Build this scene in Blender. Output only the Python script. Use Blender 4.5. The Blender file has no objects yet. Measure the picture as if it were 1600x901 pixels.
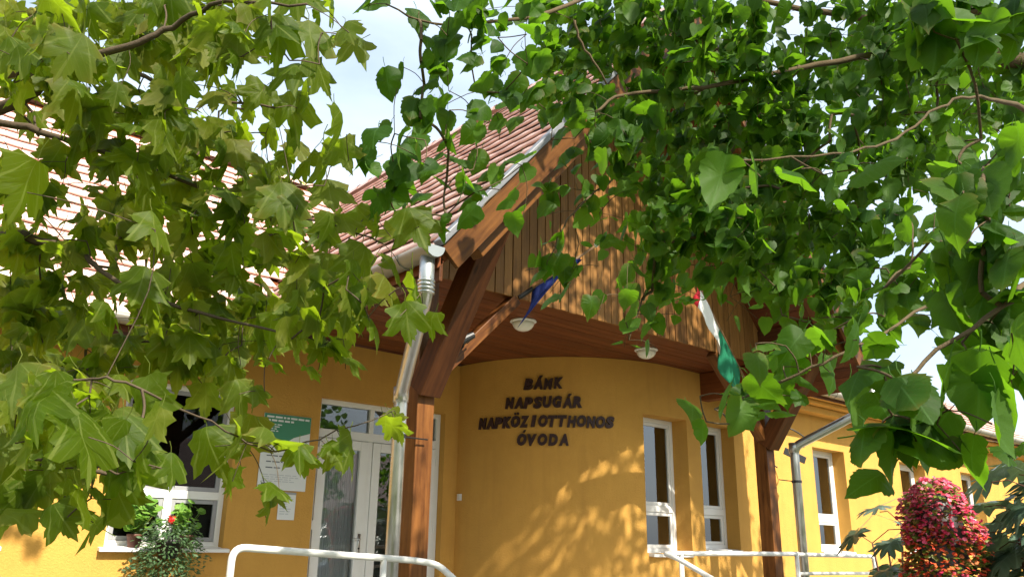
import bpy, math, random
import numpy as np
from mathutils import Vector, Matrix

SC = bpy.context.scene
COL = SC.collection
rad = math.radians

# ------------------------------------------------------------------ camera
AX, PITCH, ROLL = rad(49.0), rad(17.5), rad(0.9)
cam_d = bpy.data.cameras.new('camera')
cam = bpy.data.objects.new('camera', cam_d)
COL.objects.link(cam)
SC.camera = cam
hd = Vector((math.cos(AX), math.sin(AX), 0)); rt = Vector((math.sin(AX), -math.cos(AX), 0)); up = Vector((0, 0, 1))
fw = hd * math.cos(PITCH) + up * math.sin(PITCH)
uu = -hd * math.sin(PITCH) + up * math.cos(PITCH)
r2 = rt * math.cos(ROLL) + uu * math.sin(ROLL)
u2 = uu * math.cos(ROLL) - rt * math.sin(ROLL)
cam.matrix_world = Matrix(((r2.x, u2.x, -fw.x, 0), (r2.y, u2.y, -fw.y, 0), (r2.z, u2.z, -fw.z, 1.6), (0, 0, 0, 1)))
cam_d.sensor_width = 36.0
cam_d.lens = 36.0 * 1280.0 / 1600.0
cam_d.clip_start = 0.05
cam_d.clip_end = 2000.0

# ------------------------------------------------------------------ sky, sun, exposure
SUN = Vector((-0.02, -0.68, 0.71)).normalized()
world = bpy.data.worlds.new('World'); SC.world = world; world.use_nodes = True
nt = world.node_tree; nt.nodes.clear()
sky = nt.nodes.new('ShaderNodeTexSky'); sky.sky_type = 'NISHITA'; sky.sun_disc = False
sky.sun_elevation = math.asin(SUN.z); sky.sun_rotation = math.atan2(SUN.x, SUN.y)
sky.air_density = 1.0; sky.dust_density = 3.0; sky.ozone_density = 1.0
bg = nt.nodes.new('ShaderNodeBackground'); bg.inputs['Strength'].default_value = 0.15
tc = nt.nodes.new('ShaderNodeTexCoord'); mp = nt.nodes.new('ShaderNodeMapping')
mp.inputs['Scale'].default_value = (1.0, 1.0, 2.4)
nz = nt.nodes.new('ShaderNodeTexNoise'); nz.inputs['Scale'].default_value = 2.6; nz.inputs['Detail'].default_value = 7.0
cr = nt.nodes.new('ShaderNodeValToRGB'); cr.color_ramp.elements[0].position = 0.40; cr.color_ramp.elements[1].position = 0.68
cr.color_ramp.elements[0].color = (0.45, 0.45, 0.45, 1); cr.color_ramp.elements[1].color = (0.95, 0.95, 0.95, 1)
mx = nt.nodes.new('ShaderNodeMix'); mx.data_type = 'RGBA'
mx.inputs['B'].default_value = (3.7, 4.25, 4.7, 1)
out = nt.nodes.new('ShaderNodeOutputWorld')
for a, b in ((tc.outputs['Generated'], mp.inputs['Vector']), (mp.outputs['Vector'], nz.inputs['Vector']), (nz.outputs['Fac'], cr.inputs['Fac']),
             (cr.outputs['Color'], mx.inputs['Factor']), (sky.outputs['Color'], mx.inputs['A']), (mx.outputs['Result'], bg.inputs['Color']),
             (bg.outputs['Background'], out.inputs['Surface'])):
    nt.links.new(a, b)
sun_d = bpy.data.lights.new('sun', 'SUN'); sun_d.energy = 5.0; sun_d.angle = rad(0.7); sun_d.color = (1.0, 0.93, 0.80)
sun = bpy.data.objects.new('sun', sun_d); COL.objects.link(sun)
sun.rotation_euler = SUN.to_track_quat('Z', 'Y').to_euler()
vs = SC.view_settings
vs.view_transform = 'Standard'; vs.look = 'None'; vs.gamma = 1.0; vs.use_curve_mapping = False
vs.exposure = 1.05
SC.cycles.max_bounces = 6; SC.cycles.transparent_max_bounces = 6
SC.cycles.transmission_bounces = 4; SC.cycles.glossy_bounces = 2; SC.cycles.diffuse_bounces = 3
SC.cycles.use_denoising = True

# ------------------------------------------------------------------ materials
MATS = {}
class NT:
    """small helper round a node tree"""
    def __init__(s, name):
        s.m = bpy.data.materials.new(name); s.m.use_nodes = True; s.t = s.m.node_tree; s.t.nodes.clear()
        s.out = s.n('ShaderNodeOutputMaterial')
    def n(s, typ, **kw):
        o = s.t.nodes.new(typ)
        for k, v in kw.items():
            if k in o.inputs.keys(): s.set(o.inputs[k], v)
            else: setattr(o, k, v)
        return o
    def set(s, inp, v):
        if isinstance(v, bpy.types.NodeSocket): s.t.links.new(v, inp)
        else: inp.default_value = v
    def math(s, op, a, b=0.0, c=None):
        o = s.t.nodes.new('ShaderNodeMath'); o.operation = op
        s.set(o.inputs[0], a); s.set(o.inputs[1], b)
        if c is not None: s.set(o.inputs[2], c)
        return o.outputs[0]
    def mix(s, f, a, b):
        o = s.t.nodes.new('ShaderNodeMix'); o.data_type = 'RGBA'
        s.set(o.inputs['Factor'], f); s.set(o.inputs['A'], a); s.set(o.inputs['B'], b)
        return o.outputs['Result']
    def ramp(s, f, stops):
        o = s.t.nodes.new('ShaderNodeValToRGB'); s.set(o.inputs[0], f)
        e = o.color_ramp.elements
        while len(e) < len(stops): e.new(0.5)
        for i, (p, c) in enumerate(stops): e[i].position = p; e[i].color = c if len(c) == 4 else (*c, 1)
        return o.outputs[0]
    def obj(s, scale=(1, 1, 1)):
        t = s.n('ShaderNodeTexCoord'); m = s.n('ShaderNodeMapping'); m.inputs['Scale'].default_value = scale
        s.t.links.new(t.outputs['Object'], m.inputs['Vector']); return m.outputs['Vector']
    def noise(s, vec, scale, detail=4.0, rough=0.55):
        o = s.n('ShaderNodeTexNoise'); s.t.links.new(vec, o.inputs['Vector'])
        o.inputs['Scale'].default_value = scale; o.inputs['Detail'].default_value = detail; o.inputs['Roughness'].default_value = rough
        return o.outputs['Fac']
    def bump(s, h, strength=0.3, dist=0.01):
        o = s.n('ShaderNodeBump'); o.inputs['Strength'].default_value = strength; o.inputs['Distance'].default_value = dist
        s.t.links.new(h, o.inputs['Height']); return o.outputs['Normal']
    def rnd(s):
        return s.n('ShaderNodeObjectInfo').outputs['Random']
    def bsdf(s, color, rough=0.6, metal=0.0, spec=0.5, normal=None):
        p = s.n('ShaderNodeBsdfPrincipled')
        s.set(p.inputs['Base Color'], color if isinstance(color, bpy.types.NodeSocket) else (*color, 1))
        s.set(p.inputs['Roughness'], rough); p.inputs['Metallic'].default_value = metal
        p.inputs['Specular IOR Level'].default_value = spec
        if normal is not None: s.t.links.new(normal, p.inputs['Normal'])
        return p.outputs[0]
    def done(s, sh):
        s.t.links.new(sh, s.out.inputs['Surface']); return s.m

def mat_plain(name, col, rough=0.5, metal=0.0, spec=0.5, var=0.12, scale=6.0, bump=0.0):
    k = NT(name); v = k.obj()
    n = k.noise(v, scale)
    c = k.mix(n, (*[x * (1 - var) for x in col], 1), (*[min(1, x * (1 + var)) for x in col], 1))
    nb = k.bump(k.noise(v, scale * 12), bump, 0.004) if bump else None
    MATS[name] = k.done(k.bsdf(c, rough, metal, spec, nb))

def mat_plaster(name, col):
    k = NT(name); v = k.obj()
    big = k.noise(v, 0.9, 5.0, 0.6); fine = k.noise(v, 55.0, 4.0, 0.7)
    mid = k.noise(v, 4.5, 4.0, 0.6)
    streak = k.noise(k.obj((3.0, 3.0, 0.35)), 1.6, 5.0, 0.65)
    c = k.mix(big, (*[x * 0.80 for x in col], 1), (*[x * 1.12 for x in col], 1))
    c = k.mix(k.ramp(mid, [(0.40, (0, 0, 0)), (0.70, (0.35, 0.35, 0.35))]), c, (col[0] * 0.78, col[1] * 0.74, col[2] * 0.75, 1))
    c = k.mix(k.ramp(streak, [(0.50, (0, 0, 0)), (0.75, (0.40, 0.40, 0.40))]), c, (col[0] * 0.66, col[1] * 0.62, col[2] * 0.7, 1))
    c = k.mix(k.math('MULTIPLY', fine, 0.25), c, (*[x * 0.7 for x in col], 1))
    MATS[name] = k.done(k.bsdf(c, 0.85, 0, 0.25, k.bump(fine, 0.8, 0.010)))

def mat_wood(name, dark, light, rough=0.48, spec=0.22, bump=0.3, grain=1.0):
    """grain runs along local X"""
    k = NT(name)
    r = k.rnd()
    t = k.n('ShaderNodeTexCoord'); ad = k.n('ShaderNodeVectorMath', operation='ADD')
    k.t.links.new(t.outputs['Object'], ad.inputs[0])
    cmb = k.n('ShaderNodeCombineXYZ'); k.set(cmb.inputs[0], k.math('MULTIPLY', r, 37.0)); k.set(cmb.inputs[1], k.math('MULTIPLY', r, 11.0))
    k.t.links.new(cmb.outputs[0], ad.inputs[1])
    m = k.n('ShaderNodeMapping'); m.inputs['Scale'].default_value = (0.9, 16.0, 16.0); k.t.links.new(ad.outputs[0], m.inputs['Vector'])
    g = k.noise(m.outputs[0], 2.2 * grain, 6.0, 0.6)
    m2 = k.n('ShaderNodeMapping'); m2.inputs['Scale'].default_value = (2.2, 5.0, 5.0); k.t.links.new(ad.outputs[0], m2.inputs['Vector'])
    b = k.noise(m2.outputs[0], 1.3, 4.0, 0.6)
    f = k.math('ADD', k.math('MULTIPLY', g, 0.65), k.math('MULTIPLY', b, 0.5))
    f = k.math('ADD', f, k.math('MULTIPLY_ADD', r, 0.22, -0.18))
    c = k.ramp(f, [(0.32, dark), (0.75, light)])
    vo = k.n('ShaderNodeTexVoronoi'); vo.inputs['Scale'].default_value = 1.0
    m3 = k.n('ShaderNodeMapping'); m3.inputs['Scale'].default_value = (1.8, 5.0, 5.0); k.t.links.new(ad.outputs[0], m3.inputs['Vector']); k.t.links.new(m3.outputs[0], vo.inputs['Vector'])
    c = k.mix(k.ramp(vo.outputs['Distance'], [(0.05, (0.7, 0.7, 0.7)), (0.11, (0, 0, 0))]), c, (*[x * 0.35 for x in dark], 1))
    MATS[name] = k.done(k.bsdf(c, k.math('MULTIPLY_ADD', g, 0.25, rough - 0.1), 0, spec, k.bump(g, bump, 0.003)))

def mat_leaf(name, cols, trans, veins, tmix=0.42, rough=0.42, spec=0.45, vein_col=None, brown=True):
    """cols: ramp of blade colours; trans: colour of the light that comes through; veins: 'palm' or 'pinnate'"""
    k = NT(name)
    geo = k.n('ShaderNodeNewGeometry')
    r = k.math('FRACT', k.math('ADD', geo.outputs['Random Per Island'], k.math('MULTIPLY', k.rnd(), 7.31)))
    c = k.ramp(r, [(i / (len(cols) - 1), q) for i, q in enumerate(cols)])
    uv = k.n('ShaderNodeUVMap'); sp = k.n('ShaderNodeSeparateXYZ'); k.t.links.new(uv.outputs[0], sp.inputs[0])
    x = k.math('ABSOLUTE', k.math('SUBTRACT', sp.outputs[0], 0.5)); y = sp.outputs[1]
    if veins == 'palm':
        a = k.math('ARCTAN2', x, k.math('ADD', y, 0.02))
        lines = None
        for ang, w in ((0.0, 0.03), (0.62, 0.03), (1.22, 0.03)):
            l = k.math('LESS_THAN', k.math('ABSOLUTE', k.math('SUBTRACT', a, ang)), w)
            lines = l if lines is None else k.math('MAXIMUM', lines, l)
        side = k.math('LESS_THAN', k.math('FRACT', k.math('MULTIPLY', k.math('SUBTRACT', y, k.math('MULTIPLY', x, 0.9)), 8.0)), 0.10)
        lines = k.math('MAXIMUM', lines, k.math('MULTIPLY', side, 0.4))
    else:
        mid = k.math('LESS_THAN', x, 0.014)
        side = k.math('LESS_THAN', k.math('FRACT', k.math('MULTIPLY', k.math('SUBTRACT', y, k.math('MULTIPLY', x, 0.75)), 7.5)), 0.09)
        lines = k.math('MAXIMUM', mid, k.math('MULTIPLY', side, 0.55))
    mott = k.noise(k.obj(), 45.0, 3.0)
    c = k.mix(k.math('MULTIPLY', mott, 0.35), c, (*[q * 0.6 for q in cols[0]], 1))
    spots = k.math('MULTIPLY', k.ramp(k.noise(k.obj((1, 1, 1)), 28.0, 3.0, 0.7), [(0.62, (0, 0, 0)), (0.72, (1, 1, 1))]), k.math('GREATER_THAN', r, 0.55))
    edge = k.math('POWER', k.math('MULTIPLY', k.math('ADD', k.math('POWER', k.math('SUBTRACT', sp.outputs[0], 0.5), 2.0), k.math('POWER', k.math('SUBTRACT', y, 0.45), 2.0)), 3.6), 3.0)
    spots = k.math('MAXIMUM', k.math('MULTIPLY', spots, 0.6), k.math('MULTIPLY', k.math('MINIMUM', edge, 1.0), k.math('MULTIPLY', k.math('GREATER_THAN', r, 0.72), 0.7)))
    if brown: c = k.mix(spots, c, (0.17, 0.105, 0.03, 1))
    vc = vein_col or tuple(min(1, q * 2.2 + 0.03) for q in cols[len(cols) // 2])
    c = k.mix(k.math('MULTIPLY', lines, 0.5), c, (*vc, 1))
    tcx = k.mix(0.35, (*trans, 1), c)
    under = k.mix(k.math('MULTIPLY', geo.outputs['Backfacing'], 0.45), c, (*[min(1, q * 1.7 + 0.02) for q in cols[-1]], 1))
    nb = k.bump(k.math('SUBTRACT', mott, k.math('MULTIPLY', lines, 0.6)), 0.25, 0.004)
    d = k.bsdf(under, rough, 0, spec, nb)
    tr = k.n('ShaderNodeBsdfTranslucent'); k.t.links.new(tcx, tr.inputs['Color'])
    ms = k.n('ShaderNodeMixShader'); ms.inputs[0].default_value = tmix
    k.t.links.new(d, ms.inputs[1]); k.t.links.new(tr.outputs[0], ms.inputs[2])
    MATS[name] = k.done(ms.outputs[0])

def mat_glass(name, tint, refl=1.75):
    k = NT(name)
    fr = k.n('ShaderNodeFresnel'); fr.inputs['IOR'].default_value = refl
    t = k.n('ShaderNodeBsdfTransparent'); t.inputs['Color'].default_value = (*tint, 1)
    g = k.n('ShaderNodeBsdfGlossy'); g.inputs['Roughness'].default_value = 0.0; g.inputs['Color'].default_value = (0.96, 0.98, 1.0, 1)
    v = k.obj(); k.t.links.new(k.bump(k.noise(v, 1.3, 1.0), 0.02, 0.05), g.inputs['Normal'])
    ms = k.n('ShaderNodeMixShader'); k.t.links.new(fr.outputs[0], ms.inputs[0]); k.t.links.new(t.outputs[0], ms.inputs[1]); k.t.links.new(g.outputs[0], ms.inputs[2])
    MATS[name] = k.done(ms.outputs[0])

mat_plaster('plaster', (0.62, 0.335, 0.072))
mat_plain('plaster_inside', (0.50, 0.47, 0.40), 0.9)
mat_wood('wood_dark', (0.036, 0.011, 0.004), (0.125, 0.042, 0.012))
mat_wood('wood_soffit', (0.100, 0.026, 0.007), (0.215, 0.062, 0.017), 0.5, 0.3)
mat_wood('wood_barge', (0.060, 0.021, 0.005), (0.18, 0.070, 0.014), 0.40)
mat_wood('wood_board', (0.15, 0.066, 0.018), (0.34, 0.165, 0.048), 0.45)
mat_wood('wood_post', (0.060, 0.018, 0.005), (0.25, 0.098, 0.024), 0.4)
mat_plain('gap', (0.03, 0.016, 0.010), 0.9)
mat_plain('zinc', (0.52, 0.53, 0.52), 0.33, 0.85, 0.5, 0.15, 9.0)
mat_plain('gutter_paint', (0.27, 0.25, 0.21), 0.4, 0.1, 0.5, 0.18, 5.0)
mat_plain('gutter_end', (0.26, 0.29, 0.31), 0.5, 0.2)
mat_plain('flashing', (0.17, 0.175, 0.19), 0.55, 0.2)
mat_plain('white_frame', (0.74, 0.73, 0.70), 0.35, 0, 0.5, 0.05, 3.0)
mat_plain('white_paint', (0.68, 0.67, 0.64), 0.35, 0, 0.45, 0.16, 14.0, 0.2)
mat_plain('grey_sash', (0.30, 0.30, 0.31), 0.5)
mat_plain('black_metal', (0.02, 0.02, 0.02), 0.45, 0.3)
mat_plain('lamp_glass', (0.78, 0.76, 0.68), 0.28, 0, 0.6, 0.04)
mat_plain('letter_wood', (0.035, 0.012, 0.012), 0.5, 0, 0.4, 0.4, 20.0)
mat_plain('concrete', (0.40, 0.38, 0.35), 0.9, 0, 0.2, 0.2, 4.0, 0.4)
mat_plain('asphalt', (0.07, 0.07, 0.07), 0.95, 0, 0.2, 0.3, 6.0, 0.4)
mat_plain('pot_brown', (0.11, 0.035, 0.02), 0.6)
mat_plain('pot_dark', (0.025, 0.02, 0.02), 0.5)
mat_plain('petal_red', (0.72, 0.015, 0.012), 0.5)
mat_plain('sign_green', (0.045, 0.23, 0.12), 0.4, 0, 0.4, 0.05)
mat_plain('sign_white', (0.70, 0.71, 0.70), 0.4, 0, 0.4, 0.04)
mat_plain('sign_grey', (0.46, 0.48, 0.50), 0.4, 0, 0.4, 0.04)
mat_plain('ink', (0.12, 0.13, 0.15), 0.6)
mat_plain('flag_blue', (0.014, 0.026, 0.15), 0.7, 0, 0.2, 0.25, 8)
mat_plain('flag_red', (0.52, 0.02, 0.035), 0.7, 0, 0.2)
mat_plain('flag_white', (0.74, 0.73, 0.72), 0.7, 0, 0.2)
mat_plain('flag_green', (0.012, 0.15, 0.075), 0.7, 0, 0.2)
mat_plain('pole_wood', (0.20, 0.11, 0.05), 0.5)
mat_plain('bark_mulberry', (0.095, 0.068, 0.036), 0.9, 0, 0.2, 0.35, 18.0, 0.8)
mat_plain('bark_plane', (0.085, 0.062, 0.040), 0.9, 0, 0.2, 0.4, 10.0, 0.7)
mat_plain('fruit', (0.30, 0.27, 0.06), 0.8, 0, 0.2, 0.25, 60.0, 0.8)
mat_plain('car_paint', (0.20, 0.23, 0.30), 0.2, 0.4)
mat_plain('tyre', (0.02, 0.02, 0.02), 0.8)
mat_glass('glass', (0.70, 0.74, 0.74), 2.3)
mat_glass('glass_door', (0.93, 0.95, 0.95), 1.55)
mat_glass('glass_dark', (0.40, 0.41, 0.41), 1.32)
mat_leaf('leaf_plane', [(0.034, 0.066, 0.003), (0.052, 0.088, 0.004), (0.085, 0.115, 0.006), (0.042, 0.078, 0.004), (0.058, 0.100, 0.006), (0.095, 0.135, 0.022), (0.120, 0.115, 0.012)], (0.40, 0.58, 0.012), 'palm', 0.60, 0.48, 0.20, (0.22, 0.26, 0.07))
mat_leaf('leaf_mulberry', [(0.016, 0.052, 0.004), (0.024, 0.070, 0.005), (0.040, 0.095, 0.007), (0.020, 0.060, 0.004), (0.032, 0.082, 0.006), (0.052, 0.112, 0.012)], (0.19, 0.42, 0.010), 'pinnate', 0.54, 0.48, 0.16)
mat_leaf('leaf_geranium', [(0.10, 0.24, 0.030), (0.15, 0.32, 0.045), (0.20, 0.36, 0.06)], (0.3, 0.5, 0.05), 'palm', 0.35, 0.5, 0.3)
mat_leaf('leaf_trailing', [(0.035, 0.085, 0.028), (0.06, 0.12, 0.045), (0.11, 0.17, 0.085)], (0.15, 0.3, 0.06), 'pinnate', 0.25, 0.5, 0.3)
mat_leaf('leaf_castor', [(0.055, 0.10, 0.06), (0.085, 0.14, 0.09), (0.13, 0.18, 0.13)], (0.16, 0.24, 0.06), 'palm', 0.2, 0.28, 0.7)
mat_leaf('petal_pink', [(0.40, 0.010, 0.05), (0.70, 0.05, 0.16), (0.90, 0.32, 0.42), (0.65, 0.02, 0.04), (0.30, 0.008, 0.03), (0.88, 0.20, 0.32)], (0.9, 0.14, 0.24), 'pinnate', 0.35, 0.4, 0.4, None, False)
mat_leaf('petal_orange', [(0.62, 0.03, 0.015), (0.75, 0.10, 0.03), (0.45, 0.22, 0.06), (0.60, 0.02, 0.02)], (0.8, 0.15, 0.06), 'pinnate', 0.3, 0.5, 0.3, None, False)
mat_leaf('leaf_begonia', [(0.08, 0.16, 0.02), (0.17, 0.22, 0.03), (0.12, 0.06, 0.02)], (0.3, 0.4, 0.04), 'pinnate', 0.3, 0.4, 0.4, None, False)
def _tile():
    k = NT('tile'); v = k.obj((1, 1, 1)); r = k.rnd()
    geo = k.n('ShaderNodeNewGeometry')
    rr = k.math('FRACT', k.math('ADD', geo.outputs['Random Per Island'], k.math('MULTIPLY', r, 5.7)))
    c = k.ramp(rr, [(0.0, (0.54, 0.33, 0.28)), (0.5, (0.62, 0.40, 0.34)), (1.0, (0.67, 0.46, 0.39))])
    w = k.n('ShaderNodeTexCoord'); n = k.n('ShaderNodeTexNoise'); n.inputs['Scale'].default_value = 14.0; n.inputs['Detail'].default_value = 5.0
    k.t.links.new(w.outputs['Object'], n.inputs['Vector'])
    c = k.mix(k.math('MULTIPLY', n.outputs['Fac'], 0.5), c, (0.56, 0.36, 0.30, 1))
    c = k.mix(k.ramp(n.outputs['Fac'], [(0.60, (0, 0, 0)), (0.72, (0.5, 0.5, 0.5))]), c, (0.55, 0.42, 0.33, 1))
    MATS['tile'] = k.done(k.bsdf(c, 0.40, 0, 0.5, k.bump(n.outputs['Fac'], 0.15, 0.004)))
_tile()
def _curtain():
    k = NT('curtain'); v = k.obj((1, 1, 0.2)); c = k.mix(k.noise(v, 6.0), (0.60, 0.62, 0.63, 1), (0.78, 0.80, 0.80, 1))
    d = k.bsdf(c, 0.9, 0, 0.1); t = k.n('ShaderNodeBsdfTranslucent'); k.t.links.new(c, t.inputs['Color'])
    ms = k.n('ShaderNodeMixShader'); ms.inputs[0].default_value = 0.35; k.t.links.new(d, ms.inputs[1]); k.t.links.new(t.outputs[0], ms.inputs[2])
    MATS['curtain'] = k.done(ms.outputs[0])
_curtain()
def _ground():
    k = NT('ground'); v = k.obj(); n = k.noise(v, 1.5, 6.0)
    c = k.ramp(n, [(0.35, (0.05, 0.075, 0.02)), (0.55, (0.09, 0.10, 0.035)), (0.7, (0.15, 0.12, 0.07))])
    MATS['ground'] = k.done(k.bsdf(c, 0.95, 0, 0.2, k.bump(k.noise(v, 60.0), 0.6, 0.02)))
_ground()

# ------------------------------------------------------------------ mesh helpers
class MB:
    def __init__(s): s.v = []; s.f = []
    def add(s, vs, fs):
        o = len(s.v); s.v += [tuple(p) for p in vs]; s.f += [tuple(i + o for i in q) for q in fs]; return s
    def box(s, x0, x1, y0, y1, z0, z1):
        return s.add([(x0, y0, z0), (x1, y0, z0), (x1, y1, z0), (x0, y1, z0), (x0, y0, z1), (x1, y0, z1), (x1, y1, z1), (x0, y1, z1)],
                     [(0, 3, 2, 1), (4, 5, 6, 7), (0, 1, 5, 4), (1, 2, 6, 5), (2, 3, 7, 6), (3, 0, 4, 7)])
    def prism(s, bot, top):
        """bot, top: matching rings of 3D points"""
        n = len(bot)
        return s.add(list(bot) + list(top), [tuple(range(n - 1, -1, -1)), tuple(range(n, 2 * n))] + [(i, (i + 1) % n, n + (i + 1) % n, n + i) for i in range(n)])
    def tube(s, pts, r, n=8, caps=True):
        pts = [Vector(p[:3]) for p in pts]
        rs = list(r) if hasattr(r, '__len__') else [r] * len(pts)
        ref = None; rings = []
        for i, p in enumerate(pts):
            t = (pts[min(i + 1, len(pts) - 1)] - pts[max(i - 1, 0)])
            t = t.normalized() if t.length > 1e-9 else Vector((0, 0, 1))
            if ref is None: ref = t.orthogonal().normalized()
            a = (ref - t * ref.dot(t)); a = a.normalized() if a.length > 1e-6 else t.orthogonal().normalized()
            ref = a; b = t.cross(a)
            rings.append([p + (a * math.cos(2 * math.pi * j / n) + b * math.sin(2 * math.pi * j / n)) * rs[i] for j in range(n)])
        vs = [q for rg in rings for q in rg]; fs = []
        for i in range(len(pts) - 1):
            for j in range(n):
                fs.append((i * n + j, i * n + (j + 1) % n, (i + 1) * n + (j + 1) % n, (i + 1) * n + j))
        if caps: fs += [tuple(range(n - 1, -1, -1)), tuple(range((len(pts) - 1) * n, len(pts) * n))]
        return s.add(vs, fs)
    def lathe(s, prof, c=(0, 0, 0), n=24):
        """prof: (r, z) from bottom to top"""
        vs = [(c[0] + r * math.cos(2 * math.pi * j / n), c[1] + r * math.sin(2 * math.pi * j / n), c[2] + z) for r, z in prof for j in range(n)]
        fs = [(i * n + j, i * n + (j + 1) % n, (i + 1) * n + (j + 1) % n, (i + 1) * n + j) for i in range(len(prof) - 1) for j in range(n)]
        fs += [tuple(range(n - 1, -1, -1)), tuple(range((len(prof) - 1) * n, len(prof) * n))]
        return s.add(vs, fs)
    def mesh(s, name):
        m = bpy.data.meshes.new(name); m.from_pydata(s.v, [], s.f); m.update(); return m
    def build(s, name, mat, parent=None, smooth=False, bevel=0.0):
        return link(name, s.mesh(name), mat, parent, smooth, bevel)

def link(name, me, mat=None, parent=None, smooth=False, bevel=0.0, mw=None):
    if mat and not me.materials: me.materials.append(MATS[mat])
    o = bpy.data.objects.new(name, me); COL.objects.link(o)
    if smooth:
        for p in me.polygons: p.use_smooth = True
    if bevel:
        b = o.modifiers.new('bevel', 'BEVEL'); b.width = bevel; b.segments = 2; b.limit_method = 'ANGLE'; b.angle_limit = rad(40)
    if parent is not None: o.parent = parent
    if mw is not None:
        o.matrix_basis = mw
    return o
def tag(o, label=None, cat=None, group=None, kind=None):
    for k, v in (('label', label), ('category', cat), ('group', group), ('kind', kind)):
        if v: o[k] = v
    return o
def empty(name, label, cat, group=None, kind=None):
    o = bpy.data.objects.new(name, None); COL.objects.link(o); o.empty_display_size = 0.2
    return tag(o, label, cat, group, kind)
def frame_x(p, q, upv=(0, 0, 1)):
    """matrix whose local X runs from p to q and local Z is as near upv as it can be"""
    p = Vector(p); x = (Vector(q) - p).normalized(); z = Vector(upv); z = (z - x * z.dot(x)).normalized(); y = z.cross(x)
    return Matrix(((x.x, y.x, z.x, p.x), (x.y, y.y, z.y, p.y), (x.z, y.z, z.z, p.z), (0, 0, 0, 1)))
def beam(name, p, q, w, h, mat, parent, upv=(0, 0, 1), bevel=0.006):
    """square timber from p to q (centre line)"""
    L = (Vector(q) - Vector(p)).length
    m = MB().box(0, L, -w / 2, w / 2, -h / 2, h / 2).mesh(name)
    return link(name, m, mat, parent, False, bevel, frame_x(p, q, upv))
def smooth_path(pts, n=6):
    """Catmull-Rom through the points"""
    P = [Vector(p) for p in pts]; P = [P[0] * 2 - P[1]] + P + [P[-1] * 2 - P[-2]]; o = []
    for i in range(1, len(P) - 2):
        for k in range(n):
            t = k / n; a, b, c, d = P[i - 1], P[i], P[i + 1], P[i + 2]
            o.append(0.5 * ((2 * b) + (c - a) * t + (2 * a - 5 * b + 4 * c - d) * t * t + (3 * b - a - 3 * c + d) * t ** 3))
    o.append(P[-2]); return o
def bend_path(pts, r=0.06, n=5):
    """polyline with its corners rounded off"""
    P = [Vector(p) for p in pts]; o = [P[0]]
    for i in range(1, len(P) - 1):
        a = P[i] + (P[i - 1] - P[i]).normalized() * min(r, (P[i - 1] - P[i]).length * .45)
        b = P[i] + (P[i + 1] - P[i]).normalized() * min(r, (P[i + 1] - P[i]).length * .45)
        for k in range(n + 1):
            t = k / n; o.append(a * (1 - t) ** 2 + P[i] * 2 * t * (1 - t) + b * t * t)
    o.append(P[-1]); return o

# ------------------------------------------------------------------ ground, terrace, steps
BASES = []
def based(e, loc): BASES.append((e, Vector(loc))); return e
tag(MB().add([(-400, -400, 0), (400, -400, 0), (400, 400, 0), (-400, 400, 0)], [(0, 1, 2, 3)]).build('ground', 'ground'), kind='structure')
tag(MB().box(-60, 80, -11.0, -5.0, -0.2, 0.004).build('road', 'asphalt'), kind='structure')
tag(MB().box(2.3, 21.0, 5.05, 8.38, 0.0, 0.60).build('terrace', 'concrete', bevel=0.01), kind='structure')
st = tag(MB().box(3.95, 6.9, 3.85, 4.15, 0, 0.15).build('steps', 'concrete', bevel=0.008), kind='structure')
for i in (1, 2, 3):
    MB().box(3.95, 6.9, 3.85 + 0.3 * i, 4.15 + 0.3 * i - 0.003, 0, 0.15 * (i + 1) - 0.003 * (i == 3)).build('step', 'concrete', st, bevel=0.008)
tag(MB().box(3.95, 6.9, -5.0, 3.84, -0.1, 0.006).build('path', 'concrete'), kind='structure')

# ------------------------------------------------------------------ building
B = based(empty('kindergarten_building', 'ochre rendered building with red tiled roof and timber gabled porch', 'building'), (6.4, 8.4, 0))
YW, YR = 8.39, 6.47            # wall planes: door wing and the wing with the rounded corner
BC, BR = (8.35, 8.40), 1.93    # rounded corner: centre and radius
ZS = 3.85                      # porch ceiling
PX0, PX1, PXC = 3.90, 9.04, 6.47   # posts and ridge of the porch
YP, YF = 5.55, 4.50            # gable boards and front edge of the porch roof
SL = 1.15; EX, EZ = 3.23, 3.68; RZ = EZ + SL * (PXC - EX)    # porch roof slope, eave and ridge
MS = 0.90; MY, MZ = 7.75, 3.60  # main roof slope and eave
def z_porch(x): return RZ - SL * abs(x - PXC)
def z_main(y): return MZ + MS * (y - MY)
def z_right(y): return 3.92 + 0.60 * (y - 6.05)
MRY = MY + (RZ - MZ) / MS

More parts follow.
